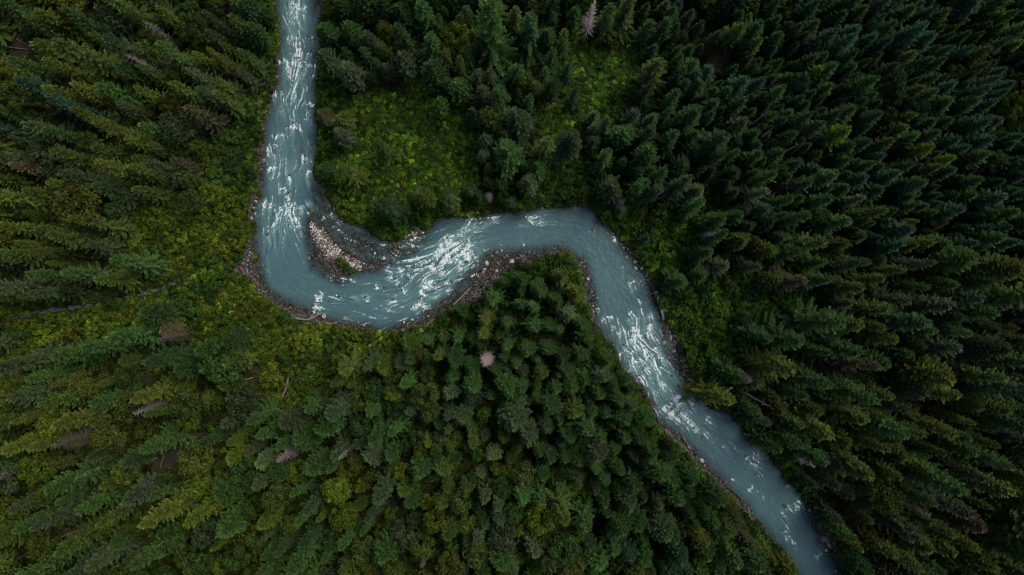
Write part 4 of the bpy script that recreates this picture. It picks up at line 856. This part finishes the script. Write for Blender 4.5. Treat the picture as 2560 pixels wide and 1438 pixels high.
r_ = rng.random(n); col3 = np.zeros((n, 3)); L_ = (cpx < 1000) & (cpy > 470); M_ = (cpx > 790) & (cpx < 1200) & (cpy < 600); R__ = cpx > 1240
base = np.tile([.050, .095, .016], (n, 1)); base[L_] = (.080, .124, .012); base[M_] = (.060, .124, .011); base[(cpx >= 1200) & (cpx < 1490) & (cpy < 600)] = (.046, .098, .011); base[R__ & ((cpx > 1490) | (cpy > 600))] = (.034, .080, .011); base[R__ & inm] = (.052, .115, .012)
base[~inm & (dl > 6)] *= .6  # cover under the trees darkened: painted shade for deeper gaps between crowns
f = (.35 + 1.3 * cn) * (.45 + 1.15 * cn2) * np.exp(rng.normal(size=n) * .5); c3 = base * f[:, None]
yel = rng.random(n) < np.where(cn > .52, .2, .06); c3[yel] *= [1.75, 1.5, .9]
brn = rng.random(n) < .03; c3[brn] = np.array([.07, .045, .015]) * f[brn][:, None]
z = samp(HT, cx, cy_); rz = rng.random(n) * 6.28; s = np.where(inm, .9, 1.05) * rng.uniform(.6, 1.35, n)
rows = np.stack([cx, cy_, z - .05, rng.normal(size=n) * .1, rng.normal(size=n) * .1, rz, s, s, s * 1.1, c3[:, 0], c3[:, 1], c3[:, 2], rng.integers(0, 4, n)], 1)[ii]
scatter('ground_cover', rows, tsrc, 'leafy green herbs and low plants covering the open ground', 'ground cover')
print('cover', len(rows), round(time.time() - T0, 1))

# ------------------------------------------------------------------ rocks
def rock_mesh(seed):
    import bmesh
    g = np.random.default_rng(seed); bm = bmesh.new(); bmesh.ops.create_icosphere(bm, subdivisions=2, radius=1)
    pl = [(g.normal(size=3), g.uniform(.5, .85)) for _ in range(9)]
    for v in bm.verts:
        p = np.array(v.co)
        for nn, dd in pl:
            nn = nn / np.linalg.norm(nn); q = p @ nn
            if q > dd: p = p - nn * (q - dd) * .9
        p *= 1 + .05 * g.normal(); v.co = p
    bmesh.ops.scale(bm, verts=bm.verts, vec=(1.1, .85, .62)); me = bpy.data.meshes.new('boulder'); bm.to_mesh(me); bm.free(); me.materials.append(M_rock); return me
RM = [rock_mesh(i) for i in range(8)]
RT = {'grey': (.125, .117, .108), 'pale grey': (.27, .255, .24), 'dark wet': (.038, .033, .030), 'rusty brown': (.075, .052, .046)}
BH = [(810,789,17,'pale grey'),(863,796,15,'pale grey'),(879,803,11,'grey'),(786,750,10,'rusty brown'),(782,762,10,'rusty brown'),(777,527,13,'rusty brown'),(791,523,11,'rusty brown'),(724,481,10,'rusty brown'),(726,437,9,'rusty brown'),
 (824,514,8,'grey'),(835,522,9,'grey'),(770,634,9,'grey'),(772,645,9,'grey'),(752,634,6,'grey'),(1216,659,14,'pale grey'),(1213,673,9,'pale grey'),(1194,690,9,'pale grey'),(1278,655,19,'pale grey'),(1241,678,10,'pale grey'),(1208,681,8,'pale grey'),(1062,664,9,'rusty brown'),
 (1118,613,7,'rusty brown'),(1150,666,11,'rusty brown'),(1167,652,11,'rusty brown'),(1129,706,11,'rusty brown'),(977,803,10,'grey'),(1027,792,9,'grey'),(1058,778,8,'grey'),(861,699,7,'rusty brown'),(823,753,9,'rusty brown'),(1254,627,8,'pale grey'),(1322,630,10,'grey'),(1252,613,9,'grey'),
 (1565,643,10,'grey'),(1588,655,13,'pale grey'),(1590,671,12,'pale grey'),(1558,620,9,'grey'),(1583,708,10,'rusty brown'),(1597,743,10,'dark wet'),(1660,859,14,'grey'),(1674,894,10,'rusty brown'),(1646,827,13,'grey'),(1572,845,7,'rusty brown'),(1607,878,7,'rusty brown'),(1493,745,8,'grey'),(1709,919,10,'grey'),
 (1637,1005,12,'rusty brown'),(1867,1093,10,'dark wet'),(1966,1216,14,'grey'),(1961,1265,14,'dark wet'),(2061,1348,26,'grey'),(2070,1362,18,'grey'),(1755,1151,14,'pale grey'),(1723,1119,14,'grey'),(1790,1161,8,'rusty brown'),(2045,1384,8,'dark wet'),(679,364,12,'rusty brown'),(661,401,14,'grey'),
 (756,378,12,'rusty brown'),(763,406,9,'rusty brown'),(724,438,9,'dark wet'),(745,116,8,'rusty brown'),(772,92,12,'dark wet'),(788,97,9,'dark wet'),(717,316,13,'rusty brown'),(640,505,11,'pale grey'),(634,520,10,'grey'),(638,535,9,'pale grey'),(629,545,8,'pale grey'),(1755,1090,9,'dark wet'),(1190,712,8,'grey'),
 (1560,600,7,'dark wet'),(1595,700,8,'dark wet'),(820,690,7,'grey'),(790,650,7,'rusty brown'),(1303,640,8,'grey'),(1345,640,8,'grey'),(1230,640,9,'grey'),(1268,640,9,'grey'),(1030,800,9,'pale grey'),(1010,806,8,'pale grey'),(1045,795,9,'grey'),(1070,790,9,'grey'),(910,812,10,'grey'),(895,806,9,'grey'),(840,806,8,'grey'),
 (1695,965,10,'dark wet'),(1705,950,11,'rusty brown'),(1680,940,9,'dark wet'),(1740,1115,9,'dark wet'),(1645,1052,12,'dark wet'),(1655,1060,9,'rusty brown'),(806,24,9,'dark wet'),(799,44,12,'rusty brown'),(808,40,9,'dark wet'),(1400,612,7,'grey'),(1385,622,7,'grey')]
boul = [dict(px=a, py=b, d=c, adj=t) for a, b, c, t in BH]
tries = 0
while len(boul) < 205 and tries < 60000:
    tries += 1; P = random.choice([0, 1, 1, 1, 1, 3, 4, 4, 4, 8, 9, 9]); q = GRAVEL[P]; x = random.uniform(q[:, 0].min(), q[:, 0].max()); y = random.uniform(q[:, 1].min(), q[:, 1].max())
    if not inpoly(np.array([x]), np.array([y]), q)[0]: continue
    dl = float(samp(D, np.array([x]), np.array([y]))[0]); px, py = PX(x, y)
    if dl > 3 or not (0 < px < 2560 and 0 < py < 1438): continue
    d = random.uniform(5, 8.5) if random.random() < .8 else random.uniform(8, 11)
    if any(math.hypot(px - b_['px'], py - b_['py']) < (d + b_['d']) * .5 for b_ in boul): continue
    boul.append(dict(px=px, py=py, d=d, adj=random.choices(['grey', 'pale grey', 'dark wet', 'rusty brown'], [.50, .08, .27, .15])[0]))
rb = [q for q in RAPIDS if q[4] > .55]; random.shuffle(rb); nbx = 0
for (qx, qy, la, lc, st) in rb:
    px = qx + random.uniform(-.5, .5) * lc; py = qy - random.uniform(.2, .7) * la; x, y = W(px, py)
    if float(samp(D, np.array([x]), np.array([y]))[0]) > -.6 or any(math.hypot(px - b_['px'], py - b_['py']) < (7 + b_['d']) * .55 for b_ in boul[:120]): continue
    boul.append(dict(px=px, py=py, d=random.uniform(5, 10), adj=random.choice(['dark wet', 'rusty brown', 'dark wet']))); nbx += 1
    if nbx >= 90: break
label_all(boul, 'boulder')
rsrc = []
for i, b_ in enumerate(boul):
    o = link('boulder', RM[i % 8]); x, y = W(b_['px'], b_['py']); z = float(samp(HT, np.array([x]), np.array([y]))[0]); s = b_['d'] * K * .5
    z = max(z + .2 * s, -.12 * s)
    o.location = (x, y, z); o.rotation_euler = (random.gauss(0, .25), random.gauss(0, .25), random.uniform(0, 6.28)); o.scale = (s * random.uniform(.85, 1.15), s * random.uniform(.85, 1.1), s * random.uniform(.9, 1.3))
    o['tint'] = [float(v) for v in jit(RT[b_['adj']], .12)]; tag(o, b_['label'], 'boulder', 'boulders in and beside the river')
    if i < 8: rsrc.append(o)
rows = []; n = 90000; cx = rng.uniform(-62, 80, n); cy_ = rng.uniform(-66, 66, n); dl = samp(D, cx, cy_); z = samp(HT, cx, cy_); gv = samp(grav, cx, cy_); sh = samp(shal, cx, cy_); pl_ = samp(pale, cx, cy_)
pr = np.where((dl > -.7) & (dl < 4) & (gv > .4), .85, 0); pr = np.maximum(pr, np.where((sh > .4) & (dl < 0), .4, 0)); pr = np.maximum(pr, np.where((dl > -.5) & (dl < .6), .22, 0)); pr = np.maximum(pr, np.where(pl_ > .4, 1, 0))
ii = np.where((rng.random(n) < pr) & (np.abs(cx) < 115) & (np.abs(cy_) < 65))[0]; s = np.exp(rng.normal(size=n) * .42) * np.where(pl_ > .4, .15, .22); s = np.minimum(s, .5)
t4 = np.array([RT['grey'], RT['pale grey'], RT['dark wet'], RT['rusty brown']]); pk = rng.choice(4, n, p=[.44, .10, .26, .20]); pk = np.where((pl_ > .4), np.where(rng.random(n) < .8, 1, 0), pk); c3 = t4[pk] * np.exp(rng.normal(size=(n, 1)) * .25)
c3 = c3 * np.where(pl_ > .4, 2.1, np.where(z < .1, .5, .62))[:, None]
rows = np.stack([cx, cy_, z + s * .15, rng.normal(size=n) * .4, rng.normal(size=n) * .4, rng.random(n) * 6.28, s, s * .9, s, c3[:, 0], c3[:, 1], c3[:, 2], rng.integers(0, 8, n)], 1)[ii]
scatter('river_stones', rows, rsrc, 'small stones and cobbles along the banks and shallows', 'stones')
print('stones', len(rows), round(time.time() - T0, 1))

# ------------------------------------------------------------------ dead trees, snags, logs
DW = {'ash': (.36, .30, .285), 'grey': (.22, .205, .20), 'pinkish grey': (.21, .175, .165), 'orange brown': (.27, .14, .09), 'brown': (.10, .085, .065), 'pale grey': (.22, .21, .20)}
def dead_tree(px, py, d, hh, colr, label, seed, dens=1.0, spread=.8, cat='dead tree', zf=.62, base=.2):
    T, Bm = dead_mesh('dead_branches', seed, hh, d * K * .5, dens, spread, base); x, y = W(px, py, hh * zf); z = float(samp(HT, np.array([x]), np.array([y]))[0])
    o = bpy.data.objects.new('dead_tree', None); col.objects.link(o); o.location = (x, y, z); tag(o, label, cat)
    for nm, me in (('trunk', T), ('branches', Bm)):
        c = link(nm, me, o); c['tint'] = [float(v) for v in DW[colr]]
dead_tree(1476, 42, 60, 21, 'ash', 'bare pale dead spruce standing alone against dark trees near the top', 1, 1.5, .85, zf=.8, base=.3)
dead_tree(1215, 905, 46, 17, 'ash', 'pinkish grey dead tree among the round firs of the peninsula', 2, 1.6, .6, zf=.85)
dead_tree(713, 1140, 50, 16, 'pinkish grey', 'rusty grey dead tree left of the bottom middle forest', 3, 1.6, .6, zf=.85)
dead_tree(218, 1088, 84, 20, 'brown', 'wide brown dying tree among green crowns in the lower left', 4, 2.0, .6, zf=.7)
dead_tree(62, 1165, 44, 18, 'pinkish grey', 'narrow pinkish dead tree near the left edge', 5, 1.4, .6)
dead_tree(378, 1020, 56, 16, 'pale grey', 'white branchy dead tree above the brown forest gap', 6, 1.1, .7, zf=.8)
dead_tree(343, 152, 34, 19, 'pinkish grey', 'broken pink dead treetop in the upper left forest', 7, .8, .6, zf=.9)
dead_tree(388, 74, 40, 16, 'grey', 'thin grey dead branches between spruces above left', 8, .5, .5, zf=.85)
dead_tree(1548, 506, 34, 5, 'grey', 'small grey leafless bush at the outer bank of the right bend', 9, 1.8, .4)
dead_tree(1114, 172, 30, 9, 'pinkish grey', 'short pinkish dead stub above the bright meadow', 10, .6, .6)
dead_tree(262, 1165, 20, 14, 'pinkish grey', 'small dead tip beside yellow green crown lower left', 11, .8, .6)
dead_tree(1222, 492, 30, 5, 'grey', 'small grey twiggy bush above the middle reach', 12, 1.8, .4)
dead_tree(440, 842, 44, 14, 'brown', 'half dead brown tree at the edge of the yellow shrubs', 13, 1.4, .6)
dead_tree(1848, 940, 60, 17, 'brown', 'brown dying fir beside the grey snag on the right', 14, 2.0, .6)
dead_tree(2293, 1270, 40, 17, 'brown', 'brownish dead treetop among lower right spruces', 15, 1.2, .6, zf=.85)
dead_tree(2030, 1163, 36, 12, 'grey', 'grey forked dead branches leaning over the lower right bank', 16, .5, .6, zf=.9)
dead_tree(1063, 1393, 26, 13, 'brown', 'reddish brown dead top near the lower edge middle', 17, 1.6, .5, zf=.9)
dead_tree(858, 1137, 24, 15, 'pale grey', 'tiny white dead tip among dusky crowns in the lower middle', 18, .7, .6, zf=.9)
dead_tree(1775, 586, 30, 12, 'grey', 'grey leafless forked tree in the right clearing', 19, .5, .6, zf=.8)

def snag(px, py, hh, r0, colr, label, seed, tilt=(0, 0)):
    g = np.random.default_rng(seed); x, y = W(px, py, hh); z = float(samp(HT, np.array([x]), np.array([y]))[0]); L = []
    L.append(tube([(0, 0, -.5), (tilt[0] * .4, tilt[1] * .4, hh * .4), (tilt[0], tilt[1], hh)], [r0, r0 * .75, r0 * .15], 7)); V, F = joinVF(L)
    o = bpy.data.objects.new('snag', None); col.objects.link(o); o.location = (x - tilt[0], y - tilt[1], z); tag(o, label, 'snag')
    c = link('trunk', mk('snag_trunk', V, F, M_dead, True), o); c['tint'] = [float(v) for v in DW[colr]]
    for k in range(9):
        zz = hh * g.uniform(.3, .9); az = g.random() * 6.28; q = g.uniform(.3, 1.0)
        V, F = tube([(tilt[0] * zz / hh, tilt[1] * zz / hh, zz), (tilt[0] * zz / hh + math.cos(az) * q, tilt[1] * zz / hh + math.sin(az) * q, zz + .1)], [.05, .015], 4)
        c = link('branch_stub', mk('stub', V, F, M_dead, True), o); c['tint'] = [float(v) for v in DW[colr]]
snag(1909, 287, 17, .2, 'pinkish grey', 'upper pale pole of the pair rising between young conifers', 1, (.8, .8))
snag(1925, 322, 15, .16, 'pinkish grey', 'thin short pole between the two pale poles on the right', 2, (-.2, 1))
snag(1984, 367, 17, .2, 'pinkish grey', 'lower pale pole of the pair on the right', 3, (.9, .9))
snag(1923, 1016, 14, .32, 'grey', 'thick grey snag leaning toward the lower right of the meadow', 4, (2.4, -1.7))
snag(2143, 1027, 9, .28, 'brown', 'dull brown snag between spruces right of the grey snag', 5, (1, -.6))
snag(2540, 1020, 12, .3, 'grey', 'long grey broken snag near the right edge', 6, (2.5, -.7))
snag(2130, 603, 20, .2, 'brown', 'short bare pole tip sticking out right of an olive spruce', 7, (1, 0))
snag(2063, 1229, 10, .26, 'grey', 'slender grey snag pointing away from the lower right bank', 8, (1.8, -1.6))

def log(x1, y1, x2, y2, wpx, colr, label, seed, stubs=5, lift=.1):
    g = np.random.default_rng(seed); a = np.array(W(x1, y1)); b = np.array(W(x2, y2)); L = np.linalg.norm(b - a); r = wpx * K * .5
    n = 6; pts = []
    for i in range(n + 1):
        p = a + (b - a) * i / n; zz = max(float(samp(HT, p[:1], p[1:])[0]), 0.0); pts.append((p[0] - a[0], p[1] - a[1], zz))
    zs = np.array([q[2] for q in pts]); zs = np.polyval(np.polyfit(np.arange(n + 1), zs, 1), np.arange(n + 1)) + r * .8 + lift
    bend = g.normal() * .02 * L; dn = np.array([-(b - a)[1], (b - a)[0]]) / L
    pts = [(pts[i][0] + dn[0] * bend * math.sin(i / n * 3.14), pts[i][1] + dn[1] * bend * math.sin(i / n * 3.14), zs[i]) for i in range(n + 1)]
    V, F = tube(pts, [r * (1.1 - .45 * i / n) * (1 + .06 * g.normal()) for i in range(n + 1)], 9)
    o = bpy.data.objects.new('fallen_log', None); col.objects.link(o); o.location = (a[0], a[1], 0); tag(o, label, 'log')
    c = link('trunk', mk('log_trunk', V, F, M_dead, True), o); c['tint'] = [float(v) for v in DW[colr]]
    for k in range(stubs):
        t = g.uniform(.25, .95); i = int(t * n); p = np.array(pts[i]); s = g.choice([-1, 1]); q = g.uniform(.5, 1.6) * min(1.2, L / 5)
        d = np.array([dn[0] * s * q + (b - a)[0] / L * q * .5, dn[1] * s * q + (b - a)[1] / L * q * .5, .2]); V, F = tube([p, p + d], [max(.03, r * .25), .015], 4)
        c = link('branch_stub', mk('stub', V, F, M_dead, True), o); c['tint'] = [float(v) for v in DW[colr]]
LOGS = [(1636,728,1657,799,10,'grey','big grey log lying along the right bank beside the meadow',3),(1134,762,1178,718,5,'grey','long grey log on the rocks left of the peninsula',3),(1118,760,1138,748,3,'brown','brown stick across the lower end of the long grey log',2),
 (773,799,808,782,5,'grey','slanting grey log ending at the pale boulder',2),(742,796,773,800,5,'grey','thick grey log at the foot of the bank left of the pale boulder',1),(815,808,842,808,4,'orange brown','short orange brown log right of the pale boulder',1),(858,818,894,821,3,'grey','thin grey log along the lower bank',1),
 (606,669,614,684,4,'orange brown','short bright orange stick on the brown gravel corner',0),(820,605,823,624,4,'grey','upright grey driftwood on the gravel bar',3),(828,600,834,612,3,'grey','short grey driftwood right of the upright one on the bar',2),(815,622,821,634,3,'brown','brown driftwood below on the gravel bar',1),
 (1207,685,1196,697,3,'orange brown','orange stick between the boulders left of the peninsula',0),(951,828,966,818,3,'grey','short grey log at the lowest bank of the bend',1),(1069,812,1087,797,4,'orange brown','orange brown log among the rocks under the central rapid',2),
 (733,931,708,1010,5,'pinkish grey','long pale fallen trunk with branches in the lower left clearing',16),(768,934,744,987,5,'orange brown','orange broken trunk right of the pale one in the clearing',8),(622,946,652,938,3,'pale grey','thin white stick left of the clearing',0),
 (415,1181,461,1130,5,'brown','dark brown trunk across the forest gap',2),(425,1158,435,1122,3,'pinkish grey','thin pink trunk in the forest gap',1),(394,1146,418,1132,5,'grey','broken grey trunk at the left of the forest gap',1),(471,1198,499,1181,3,'pale grey','pale pole below the forest gap',0),
 (482,1110,508,1080,4,'brown','brown trunk at the top right of the forest gap',1),(450,1105,472,1092,3,'pinkish grey','short pinkish trunk inside the top of the gap',1),(440,1090,462,1074,3,'grey','grey trunk in the top left of the gap',1),(151,1030,225,1038,3,'pinkish grey','long thin pinkish trunk in the left forest',8),(197,1318,246,1300,5,'grey','grey trunk in the small lower left gap',3),(198,1312,212,1296,4,'orange brown','orange root end beside the lower left grey trunk',1),
 (281,1212,313,1200,4,'grey','grey broken trunk under yellow green crowns',2),(0,130,112,145,4,'grey','long pale trunk lying near the upper left edge',2),(21,81,107,132,3,'grey','thin trunk crossing the upper left bare patch',1),(42,81,52,142,4,'pinkish grey','pinkish trunk across the other two in the upper left',6),
 (2012,1246,2040,1228,4,'pinkish grey','pinkish log reaching into the river at the lower right bank',1),(1166,742,1190,745,4,'brown','brown driftwood piled right of the long grey log',4),(1172,750,1192,736,3,'pinkish grey','pinkish driftwood across the pile',3),(1720,960,1744,955,4,'grey','root wad log at the right bank below the stony shallows',4),
 (632,500,640,486,3,'brown','brown stick by the left bank stones',1),(776,534,786,526,3,'orange brown','orange branch caught on midstream boulders',0),(625,815,620,826,3,'orange brown','orange stub in the shrubs below the bend',0),(1813,1214,1856,1250,3,'brown','thin trunk along the lower left side of the river',2),(700,862,690,876,6,'pinkish grey','pinkish stump in the shrubs above the clearing',1),(1706,1094,1725,1118,3,'grey','grey branch at the left bank below the crossing wave',3)]
for i, (a, b, c, d, w, cl, lb, st) in enumerate(LOGS): log(a, b, c, d, w, cl, lb, 30 + i, st, lift=.9 if cl in ('pinkish grey', 'orange brown') and a in (733, 768) else .15)

# ------------------------------------------------------------------ small creek on the left
pts = []; 
for i in range(len(CREEK) - 1):
    for t in np.linspace(0, 1, 14, endpoint=False): pts.append(CREEK[i] * (1 - t) + CREEK[i + 1] * t)
pts = np.array(pts); tg = np.gradient(pts, axis=0); tg /= np.linalg.norm(tg, axis=1)[:, None]; nn = np.stack([-tg[:, 1], tg[:, 0]], 1)
wob_ = (fbm(pts[:, 0] / 2, pts[:, 1] / 2, 8, 2) - .5) * 1.2; pts = pts + nn * wob_[:, None]; cw = .12 + .5 * fbm(pts[:, 0] / 1.5, pts[:, 1] / 1.5, 9, 2)
cz = samp(HT, pts[:, 0], pts[:, 1]) + .12
V = []; n = len(pts)
for s in (-1, 0, 1): V.append(np.column_stack([pts + nn * (s * cw)[:, None], cz + (0 if s else .0)]))
V = np.concatenate(V); F = np.concatenate([np.stack([np.arange(n - 1) + k * n, np.arange(1, n) + k * n, np.arange(1, n) + (k + 1) * n, np.arange(n - 1) + (k + 1) * n], 1) for k in (0, 1)])
cme = mk('creek_water', V, F, M_water, True); fattr(cme, 'foam', np.tile(.12 + .34 * vnoise(pts[:, 0] * 1.5, pts[:, 1] * 1.5, 4), 3)); fattr(cme, 'opacity', np.full(3 * n, .3)); fattr(cme, 'milk', np.full(3 * n, .3)); vattr(cme, 'flow', V)
tag(link('creek', cme), 'narrow stony creek running through the left shrubs to the river', kind='structure')
print('done', len(bpy.data.objects), round(time.time() - T0, 1))
